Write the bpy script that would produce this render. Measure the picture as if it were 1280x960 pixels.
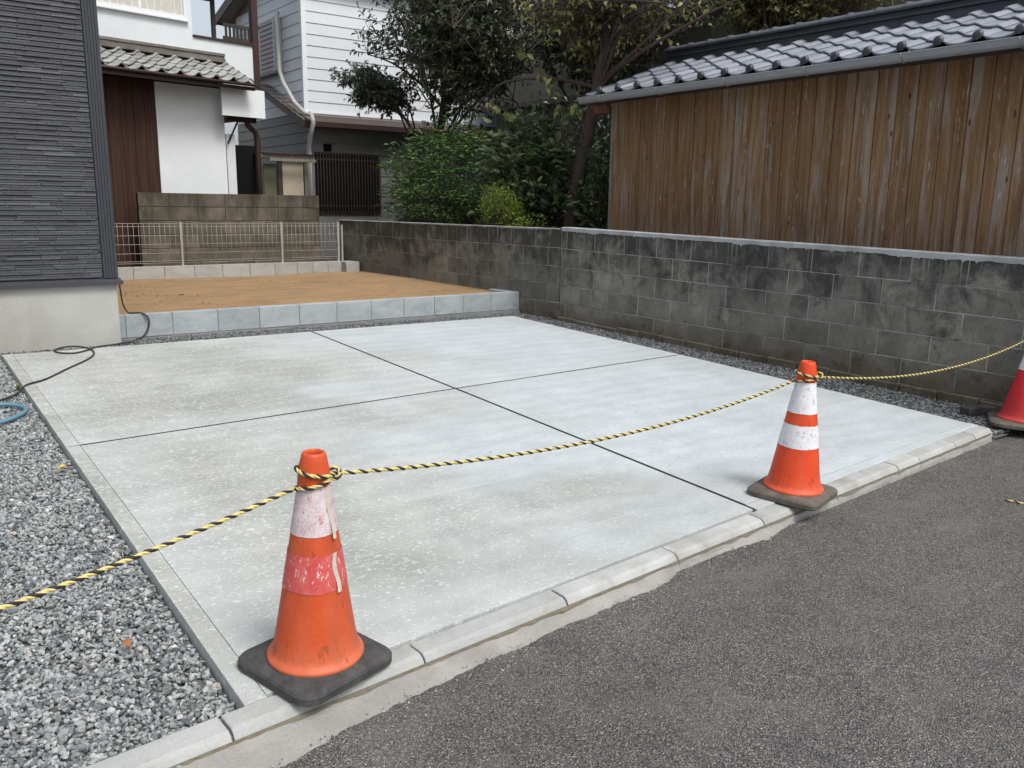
import bpy, bmesh, math, random
import numpy as np
from mathutils import Vector, Matrix, Euler

for o in list(bpy.data.objects): bpy.data.objects.remove(o, do_unlink=True)
SC = bpy.context.scene
COL = SC.collection
rnd = random.Random(7)
rng = np.random.default_rng(11)

# ------------------------------------------------------------------ camera
# world frame: X runs along the road kerb, Y runs into the lot, Z up; origin = near left corner of the slab
cam_d = bpy.data.cameras.new('camera')
cam_d.sensor_width = 36.0
cam_d.lens = 1072.78 / 1280 * 36.0
cam_d.clip_start = 0.05
cam_d.clip_end = 1500
cam = bpy.data.objects.new('camera', cam_d); COL.objects.link(cam)
R_ = Vector((0.807, -0.591, 0.0130)); FW_ = Vector((0.580, 0.788, -0.204))
FW_.normalize(); R_ = (R_ - FW_ * R_.dot(FW_)).normalized(); UP_ = R_.cross(FW_)
CAM = Vector((-0.713, -2.213, 1.427))
cam.matrix_world = Matrix(((R_.x, UP_.x, -FW_.x, CAM.x), (R_.y, UP_.y, -FW_.y, CAM.y), (R_.z, UP_.z, -FW_.z, CAM.z), (0, 0, 0, 1)))
SC.camera = cam

# ------------------------------------------------------------------ sky, sun, exposure
SUN_EL, SUN_AZ = math.radians(56), math.radians(172)     # azimuth measured clockwise from +Y
world = bpy.data.worlds.new('World'); SC.world = world; world.use_nodes = True
wn = world.node_tree; wn.nodes.clear()
sky = wn.nodes.new('ShaderNodeTexSky'); sky.sky_type = 'NISHITA'; sky.sun_disc = False
sky.sun_elevation = SUN_EL; sky.sun_rotation = SUN_AZ
sky.air_density = 1.0; sky.dust_density = 6.0; sky.ozone_density = 1.0; sky.altitude = 50
hsv = wn.nodes.new('ShaderNodeHueSaturation'); hsv.inputs['Saturation'].default_value = 0.62
bg = wn.nodes.new('ShaderNodeBackground'); bg.inputs['Strength'].default_value = 0.15
wo = wn.nodes.new('ShaderNodeOutputWorld')
cloud = wn.nodes.new('ShaderNodeMix'); cloud.data_type = 'RGBA'; cloud.inputs[0].default_value = 0.22      # even overcast layer over the clear-sky model
cloud.inputs[7].default_value = (6.6, 7.0, 7.35, 1)
wn.links.new(sky.outputs[0], hsv.inputs['Color']); wn.links.new(hsv.outputs[0], cloud.inputs[6]); wn.links.new(cloud.outputs[2], bg.inputs['Color']); wn.links.new(bg.outputs[0], wo.inputs['Surface'])
sd = bpy.data.lights.new('sun', 'SUN'); sd.energy = 1.5; sd.angle = math.radians(18); sd.color = (1.0, 0.98, 0.955)
sun = bpy.data.objects.new('sun', sd); COL.objects.link(sun)
sdir = Vector((math.sin(SUN_AZ) * math.cos(SUN_EL), math.cos(SUN_AZ) * math.cos(SUN_EL), math.sin(SUN_EL)))
sun.rotation_euler = sdir.to_track_quat('Z', 'Y').to_euler(); sun.location = (0, -5, 12)
SC.view_settings.view_transform = 'Standard'; SC.view_settings.look = 'None'
SC.view_settings.exposure = 0.30; SC.view_settings.gamma = 1.0; SC.view_settings.use_curve_mapping = False

# ------------------------------------------------------------------ helpers
def zs(x, y): return 0.0373 * y - 0.0089 * x            # plane of the parking slab (falls towards the road)

def prop(o, label=None, cat=None, group=None, kind=None):
    if label: o['label'] = label
    if cat: o['category'] = cat
    if group: o['group'] = group
    if kind: o['kind'] = kind
    return o

def empty(name, loc, label=None, cat=None, group=None, kind=None, rz=0.0):
    o = bpy.data.objects.new(name, None); COL.objects.link(o)
    o.location = loc; o.rotation_euler = (0, 0, rz); o.empty_display_size = 0.1
    return prop(o, label, cat, group, kind)

def root_loc(p):
    v = Vector((0, 0, 0))
    while p is not None:
        v += p.location; p = p.parent
    return v

class MB:
    """collects polygons in world coordinates"""
    def __init__(s): s.v = []; s.f = []; s.sm = []
    def add(s, verts, faces, smooth=False):
        n = len(s.v); s.v += [tuple(q) for q in verts]
        for f in faces: s.f.append([n + i for i in f]); s.sm.append(smooth)
        return s
    def hexa(s, b, t):          # 4 bottom + 4 top corners (ccw from above)
        return s.add(list(b) + list(t), [(3, 2, 1, 0), (4, 5, 6, 7), (0, 1, 5, 4), (1, 2, 6, 5), (2, 3, 7, 6), (3, 0, 4, 7)])
    def box(s, x0, x1, y0, y1, z0, z1):
        return s.hexa([(x0, y0, z0), (x1, y0, z0), (x1, y1, z0), (x0, y1, z0)], [(x0, y0, z1), (x1, y0, z1), (x1, y1, z1), (x0, y1, z1)])
    def fbox(s, F, a0, a1, b0, b1, z0, z1):   # box in a local frame F(a, b, z) -> world
        return s.hexa([F(a0, b0, z0), F(a1, b0, z0), F(a1, b1, z0), F(a0, b1, z0)], [F(a0, b0, z1), F(a1, b0, z1), F(a1, b1, z1), F(a0, b1, z1)])
    def prism(s, poly, ztop, zbot, bevel=0.0):
        """poly ccw (x,y); ztop/zbot functions of x,y"""
        n = len(poly)
        c = Vector((sum(p[0] for p in poly) / n, sum(p[1] for p in poly) / n))
        rings = [[(p[0], p[1], zbot(*p)) for p in poly]]
        if bevel > 0:
            ins = inset(poly, bevel)
            rings.append([(p[0], p[1], ztop(*p) - bevel) for p in poly])
            rings.append([(p[0], p[1], ztop(*p)) for p in ins])
        else: rings.append([(p[0], p[1], ztop(*p)) for p in poly])
        vs = [q for r in rings for q in r]; fs = [list(range(n))[::-1]]
        for k in range(len(rings) - 1):
            for i in range(n):
                j = (i + 1) % n; fs.append((k * n + i, k * n + j, (k + 1) * n + j, (k + 1) * n + i))
        fs.append([(len(rings) - 1) * n + i for i in range(n)])
        return s.add(vs, fs)
    def tube(s, pts, rad, sides=6, smooth=True, cap=True):
        pts = [Vector(p) for p in pts]; n = len(pts)
        rr = rad if hasattr(rad, '__len__') else [rad] * n
        t0 = (pts[1] - pts[0]).normalized()
        a = Vector((0, 0, 1)) if abs(t0.z) < .9 else Vector((1, 0, 0))
        nx = t0.cross(a).normalized(); vs = []
        for i in range(n):
            t = (pts[min(i + 1, n - 1)] - pts[max(i - 1, 0)])
            t = t.normalized() if t.length > 1e-9 else t0
            nx = (nx - t * nx.dot(t)); nx = nx.normalized() if nx.length > 1e-6 else t.orthogonal().normalized()
            ny = t.cross(nx)
            for k in range(sides):
                an = 2 * math.pi * k / sides
                vs.append(pts[i] + (nx * math.cos(an) + ny * math.sin(an)) * rr[i])
        fs = []
        for i in range(n - 1):
            for k in range(sides):
                j = (k + 1) % sides; fs.append((i * sides + k, i * sides + j, (i + 1) * sides + j, (i + 1) * sides + k))
        if cap: fs.append(list(range(sides))[::-1]); fs.append([(n - 1) * sides + k for k in range(sides)])
        return s.add(vs, fs, smooth)
    def lathe(s, prof, T, sides=40, smooth=True, closed=False):
        """prof list of (r,z); T maps local (x,y,z) to world"""
        vs = [T(r * math.cos(2 * math.pi * k / sides), r * math.sin(2 * math.pi * k / sides), z) for r, z in prof for k in range(sides)]
        fs = []
        for i in range(len(prof) - 1):
            for k in range(sides):
                j = (k + 1) % sides; fs.append((i * sides + k, i * sides + j, (i + 1) * sides + j, (i + 1) * sides + k))
        return s.add(vs, fs, smooth)
    def build(s, name, mat, parent=None, origin=None):
        """one mesh object; verts are world coords, stored relative to the parent chain"""
        base = root_loc(parent) if parent else Vector((0, 0, 0))
        org = Vector(origin) if origin is not None else base
        me = bpy.data.meshes.new(name)
        me.from_pydata([(v[0] - org.x, v[1] - org.y, v[2] - org.z) for v in s.v], [], s.f)
        me.polygons.foreach_set('use_smooth', s.sm)
        if mat: me.materials.append(mat)
        me.update()
        o = bpy.data.objects.new(name, me); COL.objects.link(o)
        if parent: o.parent = parent
        o.location = org - base
        return o

def inset(poly, d):
    n = len(poly); out = []
    for i in range(n):
        p0, p1, p2 = Vector(poly[i - 1]), Vector(poly[i]), Vector(poly[(i + 1) % n])
        a = (p1 - p0).normalized(); b = (p2 - p1).normalized()
        na = Vector((-a.y, a.x)); nb = Vector((-b.y, b.x))
        m = na + nb
        m = m / max(.3, m.dot(na)) if m.length > 1e-6 else na
        q = p1 + m * d; out.append((q.x, q.y))
    return out

_cache = {}
def bev_mesh(name, dx, dy, dz, b, mat):
    """shared bevelled box, centred"""
    key = (name, round(dx, 3), round(dy, 3), round(dz, 3), mat.name)
    if key in _cache: return _cache[key]
    bm = bmesh.new(); bmesh.ops.create_cube(bm, size=1.0)
    bmesh.ops.scale(bm, vec=(dx, dy, dz), verts=bm.verts)
    bmesh.ops.bevel(bm, geom=list(bm.edges), offset=b, segments=1, affect='EDGES', profile=.5)
    me = bpy.data.meshes.new(name); bm.to_mesh(me); bm.free(); me.materials.append(mat)
    _cache[key] = me; return me

def piece(name, me, parent, loc, rot=(0, 0, 0)):
    o = bpy.data.objects.new(name, me); COL.objects.link(o)
    if parent: o.parent = parent; loc = Vector(loc) - root_loc(parent)
    o.location = loc; o.rotation_euler = rot
    return o

def np_mesh(name, V, F, mat, parent=None, attr=None, smooth=False, origin=(0, 0, 0)):
    """V (n,3) F (m,k) arrays"""
    base = root_loc(parent) if parent else Vector((0, 0, 0))
    org = Vector(origin) + (base if parent else Vector((0, 0, 0)))
    me = bpy.data.meshes.new(name); n, m, k = len(V), len(F), F.shape[1]
    me.vertices.add(n); me.vertices.foreach_set('co', (V - np.array(org)).astype(np.float32).ravel())
    me.loops.add(m * k); me.loops.foreach_set('vertex_index', F.astype(np.int32).ravel())
    me.polygons.add(m); me.polygons.foreach_set('loop_start', np.arange(0, m * k, k, dtype=np.int32))
    me.polygons.foreach_set('use_smooth', np.full(m, smooth))
    if attr is not None:
        a = me.attributes.new('rnd', 'FLOAT', 'POINT'); a.data.foreach_set('value', attr.astype(np.float32))
    me.materials.append(mat); me.update(calc_edges=True); me.validate()
    o = bpy.data.objects.new(name, me); COL.objects.link(o)
    if parent: o.parent = parent
    o.location = org - base
    return o

# ------------------------------------------------------------------ materials
class NT:
    def __init__(s, name, rough=.8, spec=.3):
        s.m = bpy.data.materials.new(name); s.m.use_nodes = True; s.t = s.m.node_tree; s.n = s.t.nodes
        s.b = s.n['Principled BSDF']; s.b.inputs['Roughness'].default_value = rough
        s.b.inputs['Specular IOR Level'].default_value = spec
        s.out = s.n['Material Output']
    def node(s, kind, **kw):
        d = s.n.new(kind)
        for k, v in kw.items(): setattr(d, k, v)
        return d
    def link(s, a, b): s.t.links.new(a, b); return s
    def setin(s, sock, v):
        if isinstance(v, bpy.types.NodeSocket): s.t.links.new(v, sock)
        elif isinstance(v, (tuple, list)) and len(v) == 3 and sock.type == 'RGBA': sock.default_value = (*v, 1)
        else: sock.default_value = v
    def pos(s): return s.node('ShaderNodeNewGeometry').outputs['Position']
    def objc(s): return s.node('ShaderNodeTexCoord').outputs['Object']
    def rand(s): return s.node('ShaderNodeObjectInfo').outputs['Random']
    def attr(s, n): return s.node('ShaderNodeAttribute', attribute_name=n).outputs['Fac']
    def scale(s, vec, sc, off=(0, 0, 0), rot=(0, 0, 0)):
        d = s.node('ShaderNodeMapping'); s.setin(d.inputs['Vector'], vec); d.inputs['Scale'].default_value = sc
        d.inputs['Location'].default_value = off; d.inputs['Rotation'].default_value = rot; return d.outputs[0]
    def addrand(s, vec, k=37.0):
        m = s.node('ShaderNodeVectorMath', operation='MULTIPLY'); c = s.node('ShaderNodeCombineXYZ')
        r = s.rand()
        for i in range(3): s.link(r, c.inputs[i])
        s.link(c.outputs[0], m.inputs[0]); m.inputs[1].default_value = (k, k * 1.7, k * .6)
        a = s.node('ShaderNodeVectorMath', operation='ADD'); s.setin(a.inputs[0], vec); s.link(m.outputs[0], a.inputs[1]); return a.outputs[0]
    def noise(s, vec, sc=5, det=4, ro=.55, dist=0):
        d = s.node('ShaderNodeTexNoise'); s.setin(d.inputs['Vector'], vec); d.inputs['Scale'].default_value = sc
        d.inputs['Detail'].default_value = det; d.inputs['Roughness'].default_value = ro; d.inputs['Distortion'].default_value = dist
        return d.outputs['Fac']
    def voro(s, vec, sc=20, out='Distance', feat='F1'):
        d = s.node('ShaderNodeTexVoronoi', feature=feat); s.setin(d.inputs['Vector'], vec); d.inputs['Scale'].default_value = sc; return d.outputs[out]
    def ramp(s, fac, stops, interp='LINEAR'):
        d = s.node('ShaderNodeValToRGB'); s.setin(d.inputs[0], fac); e = d.color_ramp; e.interpolation = interp
        while len(e.elements) < len(stops): e.elements.new(.5)
        for el, (p, c) in zip(e.elements, stops):
            el.position = p; el.color = (*c, 1) if hasattr(c, '__len__') else (c, c, c, 1)
        return d.outputs[0]
    def mix(s, f, a, b, mode='MIX'):
        d = s.node('ShaderNodeMix', data_type='RGBA', blend_type=mode); s.setin(d.inputs[0], f); s.setin(d.inputs[6], a); s.setin(d.inputs[7], b); return d.outputs[2]
    def math(s, op, a, b=0.0, clamp=False):
        d = s.node('ShaderNodeMath', operation=op, use_clamp=clamp); s.setin(d.inputs[0], a); s.setin(d.inputs[1], b); return d.outputs[0]
    def sepz(s, vec, i=2):
        d = s.node('ShaderNodeSeparateXYZ'); s.setin(d.inputs[0], vec); return d.outputs[i]
    def vary(s, col, amt, fac):
        """multiply colour by 1-amt..1+amt from fac 0..1"""
        d = s.node('ShaderNodeMapRange'); s.setin(d.inputs[0], fac); d.inputs[3].default_value = 1 - amt; d.inputs[4].default_value = 1 + amt
        v = s.node('ShaderNodeVectorMath', operation='SCALE'); s.setin(v.inputs[0], col); s.link(d.outputs[0], v.inputs['Scale']); return v.outputs[0]
    def color(s, c): s.setin(s.b.inputs['Base Color'], c); return s
    def rough(s, c): s.setin(s.b.inputs['Roughness'], c); return s
    def bump(s, h, dist=.01, st=1.0, prev=None):
        d = s.node('ShaderNodeBump'); s.setin(d.inputs['Height'], h); d.inputs['Distance'].default_value = dist; d.inputs['Strength'].default_value = st
        if prev: s.link(prev, d.inputs['Normal'])
        s.link(d.outputs[0], s.b.inputs['Normal']); return d.outputs[0]

def rgbf(*c): return tuple(c)

def simple(name, col, rough=.7, spec=.3, var=.12, nsc=6, bumpd=.0, bsc=60, randv=0.0, metal=0):
    t = NT(name, rough, spec); p = t.addrand(t.objc())
    c = t.vary(t.mix(0, col, col), var, t.noise(p, nsc, 5, .6))
    if randv: c = t.vary(c, randv, t.rand())
    t.color(c); t.b.inputs['Metallic'].default_value = metal
    if bumpd: t.bump(t.noise(p, bsc, 3, .6), bumpd)
    return t.m

# --- parking slab concrete
def m_slab():
    t = NT('slab_concrete', .78, .35); p = t.pos()
    big = t.noise(t.scale(p, (.55, .8, 1)), 1.0, 3, .5, .6)
    mid = t.noise(p, 3.2, 6, .62)
    c = t.ramp(mid, [(.3, (.43, .475, .495)), (.7, (.51, .56, .585))])
    # damp, cement-poor half on the gravel side: greenish grey with pale flecks
    side = t.math('ADD', t.math('MULTIPLY', t.sepz(p, 0), -.20), t.math('ADD', big, .10))
    lft = t.ramp(side, [(.02, 0.0), (.30, .75), (.55, 1.0)])
    c = t.mix(t.math('MULTIPLY', lft, .88), c, t.ramp(mid, [(.3, (.285, .292, .258)), (.7, (.405, .412, .374))]))
    # smoother, paler margin where each bay was edged with the trowel
    gen = t.node('ShaderNodeTexCoord').outputs['Generated']; gx, gy = t.sepz(gen, 0), t.sepz(gen, 1)
    ed = t.math('MINIMUM', t.math('MINIMUM', gx, t.math('SUBTRACT', 1.0, gx)), t.math('MINIMUM', gy, t.math('SUBTRACT', 1.0, gy)))
    edm = t.ramp(t.math('ADD', ed, t.math('MULTIPLY', t.math('SUBTRACT', t.noise(p, 2.5, 4, .6), .5), .16)), [(.02, 1.0), (.16, .0)])
    c = t.mix(t.math('MULTIPLY', edm, .55), c, (.47, .505, .51))
    sweep = t.noise(t.scale(p, (2.2, 5.0, 1), rot=(0, 0, .12)), 2.2, 8, .72)          # trowel sweeps across the width
    c = t.vary(c, .11, sweep); c = t.vary(c, .20, t.noise(p, 30, 6, .85))
    wet = t.noise(t.scale(p, (.9, .8, 1), off=(3.1, 1.7, 0)), 1.25, 3, .5, .4)
    c = t.mix(t.math('MULTIPLY', t.math('MULTIPLY', t.ramp(wet, [(.46, 0.0), (.62, 1.0)]), .50), t.math('ADD', t.math('MULTIPLY', lft, .75), .25)), c, (.235, .248, .222))
    speck = t.ramp(t.noise(t.scale(p, (34, 56, 30), rot=(0, 0, .1)), 1.0, 5, .85), [(.525, 0.0), (.585, 1.0)])
    c = t.mix(t.math('MULTIPLY', t.math('MULTIPLY', speck, t.math('ADD', t.math('MULTIPLY', lft, .85), .15)), .78), c, (.68, .71, .70))
    pits = t.ramp(t.noise(p, 190, 2, .6), [(.26, .62), (.42, 1.0)])
    c = t.mix(1, c, pits, 'MULTIPLY')
    scr = t.ramp(t.noise(t.scale(p, (.5, 16, 1), rot=(0, 0, .16), off=(2, 0, 0)), 1.6, 2, .5), [(.68, 0.0), (.73, .30)])
    c = t.mix(scr, c, (.60, .64, .65))
    arcs = t.node('ShaderNodeTexWave', wave_type='RINGS'); t.setin(arcs.inputs['Vector'], t.scale(p, (1, 1, 1), off=(1.2, 3.5, 0))); arcs.inputs['Scale'].default_value = 1.6; arcs.inputs['Distortion'].default_value = 7; arcs.inputs['Detail'].default_value = 4
    c = t.vary(c, .035, arcs.outputs['Fac'])
    dots = t.ramp(t.voro(t.scale(p, (2.4, 2.4, 2.4)), 1.0), [(.018, .55), (.03, 1.0)])
    c = t.mix(1, c, dots, 'MULTIPLY')
    t.color(c)
    h = t.math('ADD', t.math('MULTIPLY', t.noise(p, 140, 4, .7), .6), t.math('MULTIPLY', speck, .5))
    t.bump(h, .004, .6)
    t.rough(t.ramp(mid, [(.3, .62), (.7, .82)]))
    return t.m

def m_concrete(name, c0, c1, dirt=(.22, .2, .16), dirtamt=.35, bumpd=.002, sc=5.0):
    t = NT(name, .85, .25); p = t.addrand(t.pos(), 3.0)
    c = t.ramp(t.noise(p, sc, 6, .62), [(.3, c0), (.7, c1)])
    d = t.ramp(t.noise(t.scale(p, (1, 1, .5)), sc * .6, 4, .6, .4), [(.52, 0.0), (.72, 1.0)])
    c = t.mix(t.math('MULTIPLY', d, dirtamt), c, dirt)
    c = t.vary(c, .09, t.rand())
    c = t.vary(c, .14, t.noise(p, 90, 3, .6))
    t.color(c); t.bump(t.noise(p, 120, 4, .65), bumpd); return t.m

def m_asphalt():
    t = NT('asphalt', .9, .3); p = t.pos()
    cell = t.node('ShaderNodeTexVoronoi'); t.setin(cell.inputs['Vector'], p); cell.inputs['Scale'].default_value = 270
    bw = t.sepz(cell.outputs['Color'], 0)
    c = t.ramp(bw, [(.0, (.040, .0385, .037)), (.5, (.122, .1185, .1135)), (.90, (.225, .218, .208)), (1.0, (.44, .43, .41))])
    c = t.vary(c, .30, t.noise(p, 330, 3, .7))
    c = t.vary(c, .42, t.noise(t.scale(p, (.7, 1.1, 1), rot=(0, 0, .09)), 1.5, 6, .66, .8))      # worn tracks along the road
    c = t.vary(c, .16, t.noise(p, 14, 4, .6))
    dust = t.ramp(t.noise(t.scale(p, (1, 1.4, 1), off=(9, 2, 0)), 1.9, 6, .7), [(.5, 0.0), (.72, 1.0)])
    c = t.mix(t.math('MULTIPLY', dust, .52), c, (.235, .222, .195))
    spl = t.ramp(t.noise(t.scale(p, (1, 1, 1), off=(4, 7, 0)), 2.6, 7, .75, 1.2), [(.66, 0.0), (.72, 1.0)])
    c = t.mix(t.math('MULTIPLY', spl, .30), c, (.33, .315, .29))
    dk = t.ramp(t.noise(t.scale(p, (1, 1, 1), off=(1, 3, 0)), 1.6, 4, .6, .8), [(.62, 0.0), (.74, .45)])
    c = t.mix(dk, c, (.045, .045, .046))
    grit = t.ramp(t.voro(p, 16), [(.045, 1.0), (.06, 0.0)])
    c = t.mix(t.math('MULTIPLY', grit, .8), c, (.42, .41, .39))
    t.color(c)
    h = t.math('ADD', t.math('MULTIPLY', t.voro(p, 190), -1.3), t.math('MULTIPLY', t.noise(p, 90, 4, .7), .9))
    t.bump(h, .007, 1.0); return t.m

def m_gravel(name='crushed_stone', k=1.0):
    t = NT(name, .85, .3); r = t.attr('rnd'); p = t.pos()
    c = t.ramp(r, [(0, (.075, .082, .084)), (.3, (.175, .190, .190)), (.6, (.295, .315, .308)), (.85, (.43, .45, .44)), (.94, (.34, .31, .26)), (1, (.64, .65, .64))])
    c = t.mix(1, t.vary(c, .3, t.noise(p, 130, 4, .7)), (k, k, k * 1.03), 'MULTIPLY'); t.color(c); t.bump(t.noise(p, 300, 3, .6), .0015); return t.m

def m_sand():
    t = NT('decomposed_granite', .95, .15); p = t.pos()
    c = t.ramp(t.noise(t.scale(p, (1, 1.6, 1)), 1.7, 6, .65), [(.3, (.265, .175, .095)), (.7, (.37, .25, .14))])
    c = t.vary(c, .28, t.noise(p, 160, 3, .7)); 
    sp = t.ramp(t.voro(p, 38), [(.05, 1.0), (.10, 0.0)])
    c = t.mix(t.math('MULTIPLY', sp, .5), c, (.48, .40, .30)); c = t.vary(c, .14, t.noise(t.scale(p, (.8, 5, 1), rot=(0, 0, .3)), 1.3, 4, .6)); t.color(c)
    t.bump(t.math('ADD', t.noise(p, 60, 5, .7), t.noise(p, 6, 3, .5)), .012, .8); return t.m

def m_oldblock():
    t = NT('old_block', .9, .25); p = t.pos(); q = t.addrand(p, 2.0); z = t.sepz(p)
    c = t.ramp(t.noise(q, 4.0, 6, .68), [(.28, (.145, .143, .125)), (.5, (.222, .219, .194)), (.72, (.32, .315, .28))])
    c = t.mix(t.math('MULTIPLY', t.ramp(t.noise(p, 1.1, 4, .6, .4), [(.42, 0.0), (.62, 1.0)]), .45), c, (.085, .087, .078))
    # soot-black growth: broad soft patches, heavier under the coping
    blot = t.math('ADD', t.math('MULTIPLY', t.noise(t.scale(p, (3.2, 3.2, 2.8)), 1.0, 7, .72, .6), .80), t.math('MULTIPLY', t.noise(t.scale(p, (16, 16, 1.6)), 1.0, 4, .6), .20))
    lift = t.math('MULTIPLY', t.math('SUBTRACT', z, .82), .30)
    am = t.ramp(t.math('ADD', blot, lift), [(.43, 0.0), (.58, 1.0)])
    c = t.mix(t.math('MULTIPLY', am, .82), c, (.034, .034, .031))
    drip = t.ramp(t.noise(t.scale(p, (42, 42, 1.0)), 1.0, 3, .6), [(.58, 0.0), (.66, 1.0)])   # lime runs
    up = t.node('ShaderNodeMapRange'); t.setin(up.inputs[0], t.math('ADD', z, t.math('MULTIPLY', t.noise(t.scale(p, (9, 9, .3)), 1, 3), .5))); up.inputs[1].default_value = 1.12; up.inputs[2].default_value = 1.5
    c = t.mix(t.math('MULTIPLY', t.math('MULTIPLY', drip, up.outputs[0]), .75), c, (.40, .40, .37))
    soil = t.node('ShaderNodeMapRange'); t.setin(soil.inputs[0], t.math('ADD', z, t.math('MULTIPLY', t.noise(p, 2.2, 4, .6), .5))); soil.inputs[1].default_value = .66; soil.inputs[2].default_value = .34
    c = t.mix(t.math('MULTIPLY', soil.outputs[0], .62), c, (.105, .080, .052))
    moss = t.ramp(t.math('SUBTRACT', t.noise(p, 7, 5, .7), t.math('MULTIPLY', z, .42)), [(.46, 0.0), (.56, .55)])
    c = t.mix(moss, c, (.060, .058, .026))
    c = t.vary(c, .14, t.rand()); c = t.vary(c, .30, t.noise(p, 60, 5, .75))
    pores = t.ramp(t.noise(p, 170, 2, .6), [(.30, .45), (.44, 1.0)]); c = t.mix(1, c, pores, 'MULTIPLY'); t.color(c)
    t.bump(t.math('ADD', t.noise(p, 85, 5, .7), pores), .005, .9); return t.m

def m_oldmortar():
    t = NT('old_mortar', .9, .2); p = t.pos()
    c = t.ramp(t.noise(p, 4, 5, .6), [(.3, (.10, .10, .09)), (.45, (.32, .315, .29)), (.7, (.52, .515, .49))]); t.color(c); t.bump(t.noise(p, 90, 4, .7), .004); return t.m

def m_backblock():
    t = NT('brown_old_block', .9, .2); p = t.addrand(t.pos(), 2.0); z = t.sepz(t.pos())
    c = t.ramp(t.noise(p, 2.6, 6, .65), [(.25, (.06, .051, .036)), (.5, (.118, .103, .078)), (.75, (.20, .182, .148))])
    am = t.ramp(t.math('ADD', t.noise(t.scale(t.pos(), (5, 5, 1.2)), 1, 5, .65), t.math('MULTIPLY', t.math('SUBTRACT', z, 1.2), .35)), [(.5, 0.0), (.68, 1.0)])
    c = t.mix(t.math('MULTIPLY', am, .7), c, (.04, .036, .028)); c = t.vary(c, .15, t.rand()); t.color(c); t.bump(t.noise(p, 80, 4, .7), .004); return t.m

def m_newblock(name, c0, c1):
    t = NT(name, .85, .25); p = t.addrand(t.pos(), 2.0)
    c = t.ramp(t.noise(t.scale(p, (1, 1, 1.6)), 4.5, 6, .68, .5), [(.28, c0), (.72, c1)]); c = t.vary(c, .10, t.rand()); c = t.vary(c, .16, t.noise(p, 110, 3, .7))
    t.color(c); t.bump(t.noise(p, 130, 4, .7), .003); return t.m

def m_planks(name, cs, grey, greyamt, knots=True):
    t = NT(name, .72, .3); o = t.addrand(t.objc(), 11.0)
    g1 = t.noise(t.scale(o, (22, 22, 1.0)), 1.0, 6, .65, .6)
    c = t.ramp(g1, [(.28, cs[0]), (.5, cs[1]), (.74, cs[2])])
    fine = t.noise(t.scale(o, (110, 110, 2.2)), 1.0, 4, .7); c = t.vary(c, .35, fine)
    pat = t.noise(t.scale(o, (9, 9, .8)), 1.0, 6, .68, .6)
    gm = t.math('MULTIPLY', t.ramp(t.math('ADD', pat, t.math('MULTIPLY', t.math('SUBTRACT', t.rand(), .5), .12)), [(.51, 0.0), (.62, 1.0)]), greyamt)
    c = t.mix(gm, c, grey)
    if knots:
        k = t.ramp(t.noise(t.scale(o, (55, 55, 9)), 1.0, 3, .6), [(.60, 0.0), (.66, 1.0)])
        pm = t.ramp(t.noise(t.scale(o, (4, 4, 1.3), off=(5, 3, 1)), 1.0, 3, .6), [(.50, 0.0), (.60, 1.0)])
        c = t.mix(t.math('MULTIPLY', t.math('MULTIPLY', k, pm), .8), c, (.46, .43, .40))
        dk = t.ramp(t.voro(t.scale(o, (8, 8, 3.1)), 1.0), [(.06, 1.0), (.11, 0.0)])
        c = t.mix(t.math('MULTIPLY', dk, .85), c, (.022, .014, .010))
        zz = t.sepz(t.pos()); lo = t.node('ShaderNodeMapRange'); t.setin(lo.inputs[0], zz); lo.inputs[1].default_value = 1.75; lo.inputs[2].default_value = 1.15
        lm = t.math('MULTIPLY', lo.outputs[0], t.ramp(t.noise(t.scale(o, (30, 30, 1.8)), 1, 4, .7), [(.5, 0.0), (.66, .65)]))
        c = t.mix(lm, c, (.36, .33, .30))
    c = t.vary(c, .09, t.rand()); t.color(c)
    t.bump(t.math('ADD', fine, g1), .004, .7); return t.m

def m_tile(name, c0, c1, rough):
    t = NT(name, rough, .5); o = t.addrand(t.objc(), 9.0)
    c = t.ramp(t.noise(o, 4, 4, .55), [(.3, c0), (.7, c1)]); c = t.vary(c, .16, t.rand())
    c = t.vary(c, .12, t.noise(o, 60, 4, .7)); t.color(c)
    t.rough(t.ramp(t.noise(o, 5, 4, .6), [(.3, rough - .05), (.7, rough + .08)])); t.bump(t.noise(o, 45, 4, .6), .002); return t.m

def m_siding_dark():
    t = NT('dark_siding', .55, .4); r = t.attr('rnd'); p = t.pos()
    c = t.ramp(r, [(0, (.017, .020, .027)), (.55, (.036, .041, .051)), (1, (.078, .084, .096))])
    c = t.vary(c, .25, t.noise(t.scale(p, (6, 6, 70)), 1.0, 3, .6)); t.color(c); t.bump(t.noise(t.scale(p, (18, 18, 160)), 1.0, 3, .6), .003); return t.m

def m_leaf(name, c0, c1, c2, rough=.45, trans=.25):
    t = NT(name, rough, .4); r = t.attr('rnd')
    c = t.ramp(r, [(0, c0), (.55, c1), (1, c2)]); c = t.vary(c, .25, t.noise(t.pos(), 3.0, 3, .6)); t.color(c)
    tr = t.node('ShaderNodeBsdfTranslucent'); t.setin(tr.inputs['Color'], t.vary(c, .0, .5)); 
    mx = t.node('ShaderNodeMixShader'); mx.inputs[0].default_value = trans
    t.link(t.b.outputs[0], mx.inputs[1]); t.link(tr.outputs[0], mx.inputs[2]); t.link(mx.outputs[0], t.out.inputs['Surface']); return t.m

def m_bark(name, c0, c1):
    t = NT(name, .9, .2); o = t.objc(); n = t.noise(t.scale(o, (22, 22, 6)), 1, 5, .7, .5)
    t.color(t.ramp(n, [(.3, c0), (.7, c1)])); t.bump(n, .012); return t.m

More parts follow.
